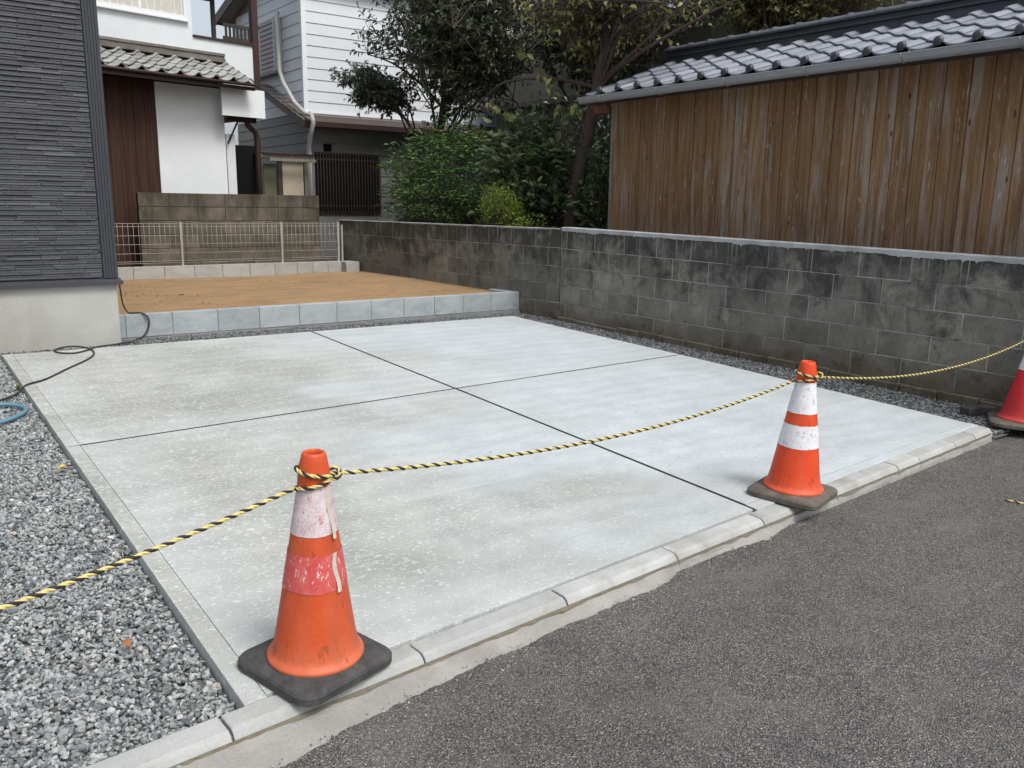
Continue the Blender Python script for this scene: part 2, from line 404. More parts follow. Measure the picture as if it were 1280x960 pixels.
def m_cone(name, c, fade):
    t = NT(name, .5, .35); o = t.objc(); z = t.sepz(o)
    n = t.noise(t.scale(o, (9, 9, 4)), 1, 5, .65)
    cc = t.mix(t.ramp(n, [(.42, 0.0), (.8, .55)]), c, fade)
    mr = t.node('ShaderNodeMapRange'); t.setin(mr.inputs[0], z); mr.inputs[1].default_value = .13; mr.inputs[2].default_value = .045
    cc = t.mix(t.math('MULTIPLY', mr.outputs[0], .6), cc, fade)                      # sun-bleached foot
    sc = t.ramp(t.noise(t.scale(o, (60, 60, 14), rot=(.5, .3, 0)), 1, 3, .7), [(.66, 0.0), (.74, .5)]); cc = t.mix(sc, cc, (.30, .10, .06))
    dirt = t.ramp(t.noise(t.scale(o, (14, 14, 2.2)), 1, 4, .6), [(.48, 0.0), (.80, .55)]); cc = t.mix(dirt, cc, (.20, .075, .04))
    sm = t.ramp(t.noise(t.scale(o, (26, 26, 9), rot=(.3, .9, .2)), 1, 6, .78), [(.585, 0.0), (.64, .55)]); cc = t.mix(sm, cc, (.13, .055, .035))
    t.color(cc); t.rough(t.ramp(n, [(.3, .42), (.7, .62)])); t.bump(t.noise(o, 45, 3, .6), .0015); return t.m

def m_band(name, c0, c1, scr, amt, weave=0.0):
    t = NT(name, .5, .4); o = t.objc()
    c = t.ramp(t.noise(o, 26, 5, .7), [(.35, c0), (.66, c1)])
    if weave:
        w = t.ramp(t.voro(o, 170, 'Distance'), [(.30, 0.0), (.5, 1.0)]); c = t.mix(t.math('MULTIPLY', w, weave), c, c1)
    s1 = t.ramp(t.noise(t.scale(o, (70, 70, 32), rot=(.7, .4, .9)), 1.0, 5, .8), [(.585, 0.0), (.62, 1.0)])
    s2 = t.ramp(t.noise(t.scale(o, (120, 120, 16)), 1.0, 4, .7), [(.645, 0.0), (.68, 1.0)])
    c = t.mix(t.math('MULTIPLY', t.math('MAXIMUM', s1, s2), amt), c, scr); t.color(c); t.bump(t.noise(o, 150, 3, .6), .001); return t.m

MAT = {}
MAT['slab'] = m_slab()
MAT['joint'] = simple('joint_filler', (.012, .013, .016), .9)
MAT['kerb'] = m_concrete('kerb_concrete', (.31, .322, .312), (.43, .445, .438), (.235, .215, .17), .75, .003)
MAT['apron'] = m_concrete('apron_mortar', (.25, .245, .228), (.36, .352, .332), (.17, .158, .135), .6, .006, 3.0)
MAT['asphalt'] = m_asphalt(); MAT['gravel'] = m_gravel(); MAT['gravel_wet_shade'] = m_gravel('wet_shaded_stone', .55); MAT['sand'] = m_sand()  # second gravel is the same stone, its colour darkened for wet and wall shade
MAT['gravelbed'] = m_concrete('stone_dust', (.10, .10, .10), (.17, .17, .165), (.08, .08, .08), .4, .008, 30)
MAT['soil'] = m_concrete('yard_soil', (.10, .085, .06), (.17, .145, .11), (.07, .06, .045), .5, .01, 4)
MAT['oldblock'] = m_oldblock(); MAT['oldmortar'] = m_oldmortar(); MAT['backblock'] = m_backblock()
MAT['coping'] = m_concrete('coping_mortar', (.29, .30, .305), (.43, .445, .455), (.16, .165, .15), .6, .005, 5)
MAT['coping_old'] = m_concrete('coping_weathered', (.20, .21, .19), (.34, .35, .33), (.07, .07, .065), .75, .005, 5)
MAT['newblock'] = m_newblock('new_block', (.25, .285, .305), (.39, .425, .44)); MAT['newblock2'] = m_newblock('pale_block', (.30, .305, .295), (.41, .41, .395))
MAT['newmortar'] = m_concrete('grey_mortar', (.17, .18, .185), (.26, .27, .27), bumpd=.004)
MAT['foundation'] = m_concrete('foundation_render', (.32, .325, .305), (.40, .405, .388), (.28, .265, .21), .55, .002, 2.2)
MAT['siding'] = m_siding_dark()
MAT['trim_dark'] = simple('dark_trim', (.045, .047, .055), .45, .4, .15, 8)
MAT['ribs'] = simple('corner_ribs', (.034, .039, .049), .5, .4, .2, 10)
MAT['planks'] = m_planks('cedar_planks', [(.115, .060, .026), (.225, .130, .060), (.33, .215, .118)], (.33, .305, .285), .55)
MAT['darkwood'] = m_planks('dark_cedar', [(.026, .012, .009), (.050, .023, .016), (.080, .040, .028)], (.05, .03, .022), .3, False)
MAT['beam'] = m_planks('beam_wood', [(.10, .035, .02), (.16, .06, .035), (.22, .09, .05)], (.2, .15, .12), .3, False)
MAT['oldbeam'] = m_planks('grey_beam', [(.16, .14, .11), (.24, .21, .17), (.32, .29, .24)], (.3, .28, .25), .5, False)
MAT['tile'] = m_tile('silver_tile', (.19, .205, .235), (.26, .28, .32), .30)
MAT['tile_dark'] = m_tile('ridge_tile', (.035, .038, .045), (.06, .065, .075), .42); MAT['tile_cap'] = m_tile('ridge_cap_tile', (.06, .066, .08), (.11, .118, .135), .36)
MAT['tile_old'] = m_tile('weathered_tile', (.20, .205, .20), (.40, .41, .40), .6)
MAT['noshi'] = m_tile('old_ridge_tile', (.10, .09, .08), (.19, .175, .16), .7)
MAT['gutter'] = simple('grey_gutter', (.27, .29, .31), .4, .5, .12, 5)
MAT['plaster'] = m_concrete('white_plaster', (.68, .73, .75), (.76, .80, .82), (.60, .64, .65), .4, .0015, 1.3)
MAT['white_metal'] = simple('white_metal', (.72, .75, .76), .45, .4, .06, 4)
MAT['grey_metal'] = simple('galvanised', (.42, .43, .43), .4, .5, .12, 10, metal=.3)
MAT['fence_wire'] = simple('fence_wire', (.36, .345, .315), .45, .5, .1, 10)
MAT['siding_white'] = simple('white_siding', (.62, .66, .69), .55, .35, .07, 2.2, randv=.04)
MAT['siding_grey'] = simple('grey_siding', (.235, .235, .225), .65, .3, .16, 2.5, randv=.07)
MAT['brown_metal'] = simple('brown_metal', (.045, .026, .023), .5, .4, .25, 9)
MAT['soffit'] = simple('soffit_board', (.19, .175, .15), .8, .2, .12, 3)
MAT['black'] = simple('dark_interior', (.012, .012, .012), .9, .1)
MAT['bars'] = simple('lattice_bars', (.055, .045, .04), .55, .35, .2, 8)
MAT['beige'] = simple('beige_panel', (.50, .44, .33), .6, .3, .08, 3)
MAT['olive'] = simple('olive_panel', (.13, .13, .08), .7, .2, .15, 5)
MAT['duct'] = simple('pipe_cover', (.42, .42, .41), .5, .4, .1, 5)
MAT['curtain'] = simple('curtain', (.55, .54, .48), .9, .1, .2, 14)
MAT['wall_grey'] = m_concrete('grey_render', (.15, .14, .125), (.20, .19, .17), (.11, .105, .095), .5, .002, 1.0)
MAT['rubber'] = None
def m_rubber(name, c0, c1):
    t = NT(name, .8, .25); o = t.addrand(t.objc(), 3); c = t.ramp(t.noise(o, 16, 6, .7), [(.3, c0), (.72, c1)])
    c = t.mix(t.ramp(t.noise(o, 60, 4, .7), [(.6, 0.0), (.75, .5)]), c, (.20, .19, .17)); t.color(c); t.bump(t.noise(o, 90, 4, .7), .003); return t.m
MAT['rubber'] = m_rubber('black_rubber', (.035, .035, .036), (.085, .085, .083))
MAT['rubber_brown'] = m_rubber('dusty_rubber', (.07, .062, .052), (.17, .15, .125))
MAT['cable'] = simple('cable_rubber', (.035, .028, .03), .5, .4)
MAT['hose'] = simple('blue_hose', (.11, .24, .31), .4, .5, .15, 20)
MAT['rope_y'] = simple('yellow_strand', (.60, .52, .20), .6, .3, .3, 60)
MAT['rope_k'] = simple('black_strand', (.025, .022, .022), .6, .3, .3, 60)
MAT['leaf_dark'] = m_leaf('evergreen_leaf', (.028, .042, .026), (.065, .088, .052), (.15, .18, .115), .34, .2)
MAT['leaf_yel'] = m_leaf('autumn_leaf', (.10, .12, .04), (.26, .28, .09), (.60, .60, .27), .5, .4)
MAT['leaf_green'] = m_leaf('feathery_leaf', (.022, .060, .022), (.075, .16, .045), (.22, .33, .075), .45, .25)
MAT['leaf_broad'] = m_leaf('broad_leaf', (.028, .050, .022), (.075, .12, .05), (.20, .25, .12), .42, .2)
MAT['leaf_lime'] = m_leaf('lime_leaf', (.09, .13, .016), (.20, .28, .035), (.32, .40, .07), .5, .3)
MAT['leaf_olive'] = m_leaf('olive_leaf', (.10, .115, .045), (.20, .21, .085), (.34, .33, .15), .5, .35)
MAT['bark'] = m_bark('bark', (.045, .036, .030), (.11, .09, .075)); MAT['bark2'] = m_bark('persimmon_bark', (.05, .038, .034), (.12, .09, .08))
MAT['dryleaf'] = simple('dry_leaf', (.28, .13, .05), .7, .2, .4, 60); MAT['yellowleaf'] = simple('yellow_leaf', (.5, .38, .1), .7, .2, .3, 60)
MAT['stem'] = simple('green_stem', (.12, .12, .05), .7)

# ------------------------------------------------------------------ ground, road, apron
def road_z(x, y): return -0.066 - 0.0088 * x
m = MB(); m.add([(-400, -400, -.6), (400, -400, -.6), (400, 600, -.6), (-400, 600, -.6)], [(0, 1, 2, 3)])
prop(m.build('ground', MAT['soil']), kind='structure')
# yard behind (level ground round the neighbouring houses) and under the lot
m = MB(); m.box(-30, 60, 10.06, 120, -.5, .38); m.prism([(6.155 - .0865 * -.5, -.5), (60, -.5), (60, 10.06), (6.155 - .0865 * 10.06, 10.06)], lambda x, y: .42, lambda x, y: -.5); m.box(-30, .80, 6.0, 10.06, -.5, .2)
prop(m.build('yard_ground', MAT['soil']), kind='structure')

KD = Vector((math.cos(.0910), math.sin(.0910)))           # kerb direction
KN = Vector((-KD.y, KD.x))                                # towards the lot
def K(s, n): return (s * KD.x + n * KN.x, s * KD.y + n * KN.y)

# asphalt: jagged edge along the mortar apron
edge_pts = [(-30, -.30), (-2, -.30), (-.6, -.26), (0, -.185), (.22, -.15), (.42, -.138), (.61, -.128), (.82, -.122), (1.13, -.110), (1.37, -.105), (1.66, -.115), (1.80, -.085), (1.92, -.043), (2.19, -.058), (2.52, -.097), (2.75, -.06), (2.98, -.034), (3.56, -.04), (4.23, -.054), (4.78, -.069), (5.2, -.064), (5.375, -.06), (5.40, .22), (6.2, .30), (30, .3)]
ss = np.concatenate([np.linspace(-30, -1.2, 20), np.arange(-1.18, 6.2, .012), np.linspace(6.3, 30, 20)])
en = np.interp(ss, [e[0] for e in edge_pts], [e[1] for e in edge_pts])
w = rng.normal(0, 1, len(ss)); w = np.convolve(w, np.ones(2) / 2, 'same') * .0045 + np.convolve(rng.normal(0, 1, len(ss)), np.ones(14) / 14, 'same') * .013
en = np.minimum(en + w, -.064)
offs = [0, .004, .02, .08, .3, .8, 1.6, 3, 6, 14, 40]
V = []; 
for j, d in enumerate(offs):
    for i, s in enumerate(ss):
        x, y = K(s, en[i] - d); x = float(x); y = float(y)
        z = road_z(x, y) + (0 if j else -.016) + (.0 if j != 1 else -.003)
        V.append((x, y, z))
n = len(ss); F = [(j * n + i, (j + 1) * n + i, (j + 1) * n + i + 1, j * n + i + 1) for j in range(len(offs) - 1) for i in range(n - 1)]
prop(np_mesh('road', np.array(V), np.array(F), MAT['asphalt']), kind='structure')
# apron strip
m = MB(); sl = list(np.linspace(-8, -1.2, 12)) + list(np.arange(-1.1, 5.6, .1)) + [5.75]
def apr(s_):
    e = float(np.interp(s_, ss, np.convolve(en, np.ones(15) / 15, 'same'))); e = -.30 if s_ < -1.2 else e; out = []
    for n_, f_ in ((-.045, 0), (-.045 + (e + .045) * .35, .45), (e + .004, 1), (e - .06, 2), (-.80, 3)):
        x, y = K(s_, n_); zr_ = road_z(x, y); hi = zs(x, y) - .037
        out.append((x, y, hi + (zr_ - .004 - hi) * f_ if f_ <= 1 else zr_ - (.014 if f_ == 2 else .02)))
    return out
for a, b in zip(sl[:-1], sl[1:]):
    pa, pb = apr(a), apr(b)
    for k in range(4): m.add([pa[k], pa[k + 1], pb[k + 1], pb[k]], [(0, 1, 2, 3)], True)
prop(m.build('apron', MAT['apron']), kind='structure')

m = MB(); V = []
sd2 = np.arange(-1.2, 5.36, .02); wv = np.abs(np.convolve(rng.normal(0, 1, len(sd2)), np.ones(6) / 3, 'same')) * .005 - .0012
for i_, s_ in enumerate(sd2):
    x0_, y0_ = K(s_, -.053); x1_, y1_ = K(s_, -.057 - wv[i_]); hz = zs(x0_, y0_) - .0345
    V += [(x0_, y0_, hz + .003), (x1_, y1_, apr(s_)[0][2] + (apr(s_)[1][2] - apr(s_)[0][2]) * .5 + .0035)]
m.add(V, [(2 * i_, 2 * i_ + 1, 2 * i_ + 3, 2 * i_ + 2) for i_ in range(len(sd2) - 1)]); prop(m.build('crease_dirt', simple('crease_dirt', (.15, .135, .105), .95, .1, .4, 40)), 'thin line of brown dirt in the crease below the kerb', 'dirt', kind='stuff')
# kerb of separate blocks
kerb = empty('kerb', (0, 0, 0), kind='structure')
kj = [-4.7, -4.04, -3.38, -2.72, -2.06, -1.40, -.735, -.070, .580, 1.237, 1.902, 2.563, 3.25, 3.96, 4.245, 4.775, 5.085, 5.37]
for a, b in zip(kj[:-1], kj[1:]):
    g = .004; a += g; b -= g
    m = MB(); prof = [(.040, -.20), (-.056, -.20), (-.056, -.050), (-.052, -.034), (-.040, -.015), (-.026, -.006), (.040, -.004)]
    if a < -.1: prof = [(.045, -.20), (-.060, -.20), (-.060, -.050), (-.055, -.034), (-.042, -.015), (-.028, -.006), (.045, -.004)]
    dz = rnd.uniform(-.003, .002)
    vs = []
    for s in (a, a + .004, b - .004, b):
        sh = .003 if s in (a, b) else 0
        for (nn, zz) in prof:
            x, y = K(s, nn - (.002 if False else 0)); vs.append((x, y, zs(x, 0) * 1.0 + zz + dz - sh * (zz > -.1) + .0373 * y))
    k = len(prof); fs = [list(range(k)), list(range(3 * k, 4 * k))[::-1]]
    for j in range(3):
        for i in range(k): i2 = (i + 1) % k; fs.append((j * k + i2, j * k + i, (j + 1) * k + i, (j + 1) * k + i2))
    m.add(vs, fs); m.build('kerb_block', MAT['kerb'], kerb, origin=(*K((a + b) / 2, 0), 0))
m = MB(); 
q = [K(-4.7, -.036), K(5.36, -.036), K(5.36, .03), K(-4.7, .03)]
m.prism(q, lambda x, y: zs(x, y) - .030, lambda x, y: -.25); m.build('kerb_bedding', MAT['newmortar'], kerb)

# ------------------------------------------------------------------ parking slab: four bays with edging strips
slab = empty('parking_slab', (0, 0, 0), kind='structure')
def lerp(a, b, t): return (a[0] + (b[0] - a[0]) * t, a[1] + (b[1] - a[1]) * t)
def front(x): return K(x / KD.x, .042 + .0)            # front edge of the slab
A_ = K(.004, .042); D_ = K(5.36, .042); C_ = (5.165, 5.775); B_ = (0, 5.60)
E_ = (0, 2.842); F_ = (5.277, 3.256); G_ = K(2.628, .042); H_ = (2.641, 5.683); I_ = (2.641, 3.050)
zt = lambda x, y: zs(x, y); zb = lambda x, y: zs(x, y) - .16
def panel(name, poly, gap, bev=.0012, dz=0.0):
    m = MB(); p = inset(poly, gap); m.prism(p, lambda x, y: zs(x, y) + dz, zb, bev)
    c = (sum(q[0] for q in p) / len(p), sum(q[1] for q in p) / len(p)); return m.build(name, MAT['slab'], slab, origin=(c[0], c[1], zs(*c)))
sw = .060
AE0 = lambda t: lerp(A_, E_, t)
ls_f = (A_[0] + sw, K((A_[0] + sw) / KD.x, .042)[1]); ls_m = (sw, E_[1] + .005); ls_b = (sw, B_[1] + .002)
g = .0120
panel('concrete_bay', [ls_f, G_, I_, ls_m], g); panel('concrete_bay', [G_, lerp(F_, D_, .935), lerp(F_, D_, .935), F_, I_] if False else [lerp(G_, I_, .022), lerp(D_, F_, .022), F_, I_], g)
panel('concrete_bay', [ls_m, I_, H_, ls_b], g); panel('concrete_bay', [I_, F_, C_, H_], g)
# trowelled edging strips
def strip(poly): return panel('edging_strip', poly, .0, .0015)
strip([(A_[0], A_[1]), (ls_f[0] + g - .0018, ls_f[1]), (ls_m[0] + g - .0018, ls_m[1] - .005), (E_[0], E_[1] - .005)])
strip([(E_[0], E_[1] + .006), (ls_m[0] + g - .0018, ls_m[1] + .006), (ls_b[0] + g - .0018, ls_b[1]), (B_[0], B_[1])])
gi = lerp(G_, I_, .022); di = lerp(D_, F_, .022)
strip([(G_[0] + .006, G_[1]), D_, (di[0], di[1] + g - .0018), (gi[0] + .006, gi[1] + g - .0018)])
m = MB(); m.prism(inset([A_, D_, C_, B_], .02), lambda x, y: zs(x, y) - .0013, lambda x, y: zs(x, y) - .17); m.build('joint_filler', MAT['joint'], slab)

# ------------------------------------------------------------------ crushed stone
ICO_V = None
def ico():
    bm = bmesh.new(); bmesh.ops.create_icosphere(bm, subdivisions=1, radius=1.0)
    v = np.array([q.co[:] for q in bm.verts]); f = np.array([[w_.index for w_ in p.verts] for p in bm.faces]); bm.free(); return v, f
IV, IF = ico()
def stones(name, pts, size, parent=None, mat=None):
    N = len(pts); nv = len(IV)
    v = IV[None] * rng.uniform(.62, 1.12, (N, nv, 1))
    sc = size[:, None] * np.stack([rng.uniform(.75, 1.35, N), rng.uniform(.6, 1.0, N), rng.uniform(.38, .75, N)], 1)
    v = v * sc[:, None, :]
    q = rng.normal(0, 1, (N, 4)) * np.array([1.6, .55, .55, 1.6]); q /= np.linalg.norm(q, axis=1)[:, None]
    w_, x, y, z = q.T
    Rm = np.stack([1 - 2 * (y * y + z * z), 2 * (x * y - z * w_), 2 * (x * z + y * w_), 2 * (x * y + z * w_), 1 - 2 * (x * x + z * z), 2 * (y * z - x * w_), 2 * (x * z - y * w_), 2 * (y * z + x * w_), 1 - 2 * (x * x + y * y)], 1).reshape(N, 3, 3)
    v = np.einsum('nij,nkj->nki', Rm, v) + pts[:, None, :]
    F = (IF[None] + (np.arange(N) * nv)[:, None, None]).reshape(-1, 3)
    a = np.repeat(np.clip(rng.beta(1.5, 1.6, N), 0, 1), nv)
    return np_mesh(name, v.reshape(-1, 3), F, mat or MAT['gravel'], parent, a)
def scatter(inside, x0, x1, y0, y1, dens, zf):
    N = int((x1 - x0) * (y1 - y0) * dens); P = np.stack([rng.uniform(x0, x1, N), rng.uniform(y0, y1, N)], 1)
    P = P[inside(P[:, 0], P[:, 1])]
    z = zf(P[:, 0], P[:, 1]) + rng.uniform(-.012, .006, len(P)); return np.column_stack([P, z])
zg = lambda x, y: .0373 * y - .0089 * x - .042
kfront = lambda x: .0911 * x + .052
# left gravel yard
P1 = scatter(lambda x, y: (y > kfront(x) + .0) & (x < -.010), -.95, 0, -.08, 5.74, 9500, zg)
P2 = scatter(lambda x, y: (y > kfront(x) + .0), -3.2, -.95, -.3, 5.74, 1500, zg)
S1 = .0068 + .0085 * rng.beta(1.3, 2.2, len(P1)) + .006 * (rng.uniform(0, 1, len(P1)) < .06); S2 = rng.uniform(.016, .027, len(P2))
gl = stones('gravel', np.vstack([P1, P2]), np.concatenate([S1, S2])); prop(gl, 'grey crushed stone beside the concrete parking slab', 'gravel', kind='stuff')
m = MB(); m.add([(-8, -.7, zs(-8, -.7) - .057), (-.002, K(0, .04)[1], -.055), (-.002, 5.9, zs(0, 5.9) - .057), (-8, 5.9, zs(-8, 5.9) - .057)], [(0, 1, 2, 3)])
prop(m.build('gravel_bed', MAT['gravelbed']), kind='structure')
# strip along the old block wall, and along the new retaining wall and the house
def wallx(y): return 6.10 - .0865 * y
def slabR(y): return D_[0] + (C_[0] - D_[0]) * (y - D_[1]) / (C_[1] - D_[1])
P3 = scatter(lambda x, y: (x > slabR(y) + .006) & (x < wallx(y) - .01), 4.9, 6.2, .42, 6.2, 4200, zg)
gs = stones('gravel', P3, rng.uniform(.008, .017, len(P3)), mat=MAT['gravel_wet_shade']); prop(gs, 'narrow strip of crushed stone coloured darker for wet and wall shade along the mossy block wall', 'gravel', kind='stuff')
sback = lambda x: np.interp(x, [0, 2.641, 5.165], [5.60, 5.683, 5.775])
P4 = scatter(lambda x, y: (y > sback(x) + .006) & (y < np.where(x < .95, 5.88, 6.195)), -.1, 5.2, 5.5, 6.2, 4200, lambda x, y: zg(x, y) - .012 * (y > 6.0))
gb = stones('gravel', P4, rng.uniform(.008, .017, len(P4)), mat=MAT['gravel_wet_shade']); prop(gb, 'thin strip of crushed stone below the new pale block retaining wall', 'gravel', kind='stuff')
m = MB()
pts = [(slabR(y), y) for y in np.linspace(.40, 5.775, 8)] + [(5.165, 6.2)] + [(wallx(y), y) for y in np.linspace(6.2, .40, 8)]
m.add([(x, y, zs(x, y) - .060) for x, y in pts], [list(range(len(pts)))])
m.add([(-.1, 5.59, zs(0, 5.6) - .06), (5.17, 5.77, zs(5.17, 5.77) - .06), (5.17, 6.22, zs(5.17, 6.22) - .064), (-.1, 6.22, zs(0, 6.22) - .064)], [(0, 1, 2, 3)])
prop(m.build('gravel_bed', MAT['gravelbed']), kind='structure')

# ------------------------------------------------------------------ old block wall along the right boundary
wd = Vector((-.0865, 1, 0)).normalized()                  # along the wall, away from the road
wang = math.atan2(wd.y, wd.x) - math.pi / 2
bw = empty('boundary_wall', (6.05, .6, -.1), 'long old concrete block wall stained black along the gravel strip', 'block wall')
def wp(y, out, z): # point on wall line: y = station, out = distance behind the front face
    return Vector((6.10 - .0865 * y + out, y, z))
BT = .125
def wall_top(y): return 1.162 if y > 5.5 else 1.155 - .0195 * (5.5 - y)
def wall_blocks(y0, y1, rows, tops, tilt, offs_):
    for r in range(rows):
        L = .4345; y = y0 - offs_[r % len(offs_)]
        while y < y1:
            a, b = max(y, y0), min(y + L, y1); y += L
            if b - a < .06: continue
            yc = (a + b) / 2; zc = tops(yc) - .105 - .21 * r
            me = bev_mesh('block', BT - .004, (b - a) * 1.0037 - .0075, .2035, .0035, MAT['oldblock'])
            o = piece('block', me, bw, wp(yc, BT / 2 + rnd.uniform(-.002, .0018), zc), (tilt, 0, wang))
wall_blocks(-.55, 5.493, 6, wall_top, math.atan(.0195), [.13, .345])
wall_blocks(5.507, 10.45, 5, wall_top, 0, [.02, .235])
m = MB()
for (ya, yb) in ((-.545, 5.49), (5.51, 10.445)):
    t0, t1 = wall_top(ya) - .004, wall_top(yb) - .004
    if ya > 5: t0 = t1 = 1.158
    m.hexa([wp(ya, .0060, -.3), wp(ya, BT - .008, -.3), wp(yb, BT - .008, -.3), wp(yb, .0060, -.3)], [wp(ya, .0060, t0), wp(ya, BT - .008, t0), wp(yb, BT - .008, t1), wp(yb, .0060, t1)])
m.build('mortar', MAT['oldmortar'], bw)
# coping: mortar skim with an uneven front lip
def coping(ya, yb, lipf, mat, over, th):
    m = MB(); ys = np.arange(ya, yb + .001, .012); lip = np.convolve(rng.normal(0, 1, len(ys) + 16), np.ones(13) / 6, 'valid')[:len(ys)]
    sp = rng.uniform(0, 1, len(ys)) < .06
    V = []
    for i, y in enumerate(ys):
        t = (wall_top(y) if ya < 5 else 1.162); lp = max(.004, lipf + lip[i] * lipf * .7 + (rng.uniform(.004, .02) if sp[i] else 0))
        V += [wp(y, -over - .0005, t - lp), wp(y, -over - .002, t + th - .006), wp(y, .008 - over, t + th), wp(y, BT + .012, t + th), wp(y, BT + .012, t - .012)]
    n = len(ys); F = [(i * 5 + k, i * 5 + k + 1, (i + 1) * 5 + k + 1, (i + 1) * 5 + k) for i in range(n - 1) for k in range(4)]
    m.add(V, F, False); return m.build('coping', mat, bw)
coping(-.55, 5.48, .010, MAT['coping'], .0032, .034)
coping(5.50, 10.46, .010, MAT['coping_old'], .0032, .008)
# rough footing ledge showing brown above the stones
ys = list(np.arange(.55, 5.6, .31))
for a, b in zip(ys[:-1], ys[1:]):
    me = bev_mesh('footing_stone', .05, .31 * 1.003 - rnd.choice([.006, .009, .012]), .12, .008, MAT['oldblock']); yc = (a + b) / 2
    piece('footing_stone', me, bw, wp(yc, .003 + rnd.uniform(-.004, .004), zs(5.7, yc) - .055 + rnd.uniform(-.012, .006) + .025 * (yc < 4.6)), (.034, 0, wang))

# ------------------------------------------------------------------ new retaining wall + sand plot
rw = empty('retaining_wall', (.96, 6.2, .1), 'new pale grey concrete block retaining wall, one course, holding back the sand', 'retaining wall')
xj = [.960, 1.060, 1.478, 1.905, 2.320, 2.741, 3.158, 3.564, 3.969, 4.366, 4.754, 5.150, 5.580]
for a, b in zip(xj[:-1], xj[1:]):
    me = bev_mesh('block', b - a - .007, .10, .212, .003, MAT['newblock']); piece('block', me, rw, ((a + b) / 2, 6.25 + rnd.uniform(-.0015, .0015), .286))
piece('block', bev_mesh('block', .115, .36, .20, .003, MAT['newblock']), rw, (5.505, 6.485, .292), (0, 0, .06))
m = MB(); m.box(.962, 5.574, 6.206, 6.296, .05, .386); m.build('mortar', MAT['newmortar'], rw)
m = MB(); m.box(.95, 5.56, 6.172, 6.30, -.1, .172); m.build('footing', MAT['newmortar'], rw)
# sand sheet with slight unevenness
nx, ny = 60, 50; xs = np.linspace(.97, 5.72, nx); ysn = np.linspace(6.29, 9.96, ny)
V = [(x, y, .372 + .008 * math.sin(x * 2.1 + y) + .012 * math.sin(y * 1.3 - x * .7) * .5 + .006 * (y - 6.3) + rng.normal(0, .0015)) for y in ysn for x in xs]
F = [(j * nx + i, j * nx + i + 1, (j + 1) * nx + i + 1, (j + 1) * nx + i) for j in range(ny - 1) for i in range(nx - 1)]
prop(np_mesh('sand_plot', np.array(V), np.array(F), MAT['sand'], smooth=True), kind='structure')
N = 1500; P = np.column_stack([rng.uniform(1, 5.2, N), 6.35 + 3.5 * rng.uniform(0, 1, N), np.zeros(N)]); P[:, 2] = .375 + .006 * (P[:, 1] - 6.3)
ng = 1400; sg = rng.uniform(-.5, 5.3, ng); og = np.abs(rng.normal(0, .10, ng)) ; PG = np.array([(*K(a_, float(np.interp(a_, ss, en)) + .022 - b_), 0) for a_, b_ in zip(sg, og)]); PG[:, 2] = -.064 - .0088 * PG[:, 0]
prop(stones('grit', PG, rng.uniform(.0018, .005, ng)), 'loose grit scattered along the ragged asphalt edge', 'grit', kind='stuff')
def clods():
    o = stones('clods', P, .003 + .012 * rng.beta(1, 4, N)); o.data.materials[0] = MAT['sand']; prop(o, 'loose pebbles and crumbs scattered over the brown sand', 'pebbles', kind='stuff')
clods()

# far kerb row of blocks and mesh fence
bk = empty('block_kerb', (1.0, 10.0, .35), 'low row of pale concrete blocks under the wire mesh fence', 'block kerb')
xk = [.98, 1.58, 1.995, 2.39, 2.79, 3.175, 3.565, 3.93, 4.27, 4.52, 4.76, 4.985]
for a, b in zip(xk[:-1], xk[1:]):
    piece('block', bev_mesh('block', b - a - .006, .11, .24, .003, MAT['newblock2']), bk, ((a + b) / 2, 10.0 + rnd.uniform(-.002, .002), .437))
piece('block', bev_mesh('block', .22, .30, .24, .003, MAT['newblock2']), bk, (5.10, 9.95, .432))
m = MB(); m.box(.99, 5.19, 9.955, 10.045, .2, .548); m.build('mortar', MAT['newmortar'], bk)

fe = empty('mesh_fence', (1.0, 10.0, .55), 'beige welded wire mesh fence standing on the low block row', 'fence')
posts = [1.235, 2.655, 4.075, 4.965]
for i, x in enumerate(posts):
    m = MB(); m.box(x - .017, x + .017, 10.0, 10.034, .50, 1.135); m.box(x - .019, x + .019, 9.998, 10.036, 1.135, 1.142); m.build('post', MAT['fence_wire'], fe)
for a, b in ((.98, 1.22), (1.25, 2.64), (2.67, 4.06), (4.09, 4.95)):
    m = MB()
    for z in (1.125, 1.085, .965, .85, .73, .625, .60):
        m.tube([(a, 9.994, z), (b, 9.994, z)], .0032, 5)
    k = int((b - a) / .066)
    for i in range(k + 1):
        x = a + (b - a) * i / k; m.tube([(x, 9.990, .59), (x, 9.990, 1.128)], .0024, 4)
    prop(m.build('mesh_panel', MAT['fence_wire'], fe), kind='stuff')
m = MB(); m.box(5.03, 5.055, 10.03, 10.055, .45, 1.10); m.build('end_post', MAT['fence_wire'], fe)

# ------------------------------------------------------------------ old brown block wall behind the fence
ow = empty('garden_wall', (2.5, 11.5, .4), 'brown old concrete block wall behind the wire mesh fence', 'block wall')
for r in range(6):
    x = 2.48; first = .215 if r % 2 == 0 else .43
    if r in (0, 1): first = .43
    xs_ = [x, x + first]
    while xs_[-1] < 5.3: xs_.append(xs_[-1] + .4275)
    xs_[-1] = 5.335
    if xs_[-1] - xs_[-2] < .08: xs_.pop(-2)
    for a, b in zip(xs_[:-1], xs_[1:]):
        piece('block', bev_mesh('block', b - a - .008, .12, .20, .004, MAT['backblock']), ow, ((a + b) / 2, 11.56 + rnd.uniform(-.003, .003), 1.543 - .105 - .207 * r))
m = MB(); m.box(2.488, 5.327, 11.512, 11.608, .3, 1.535); m.build('mortar', MAT['soil'], ow)

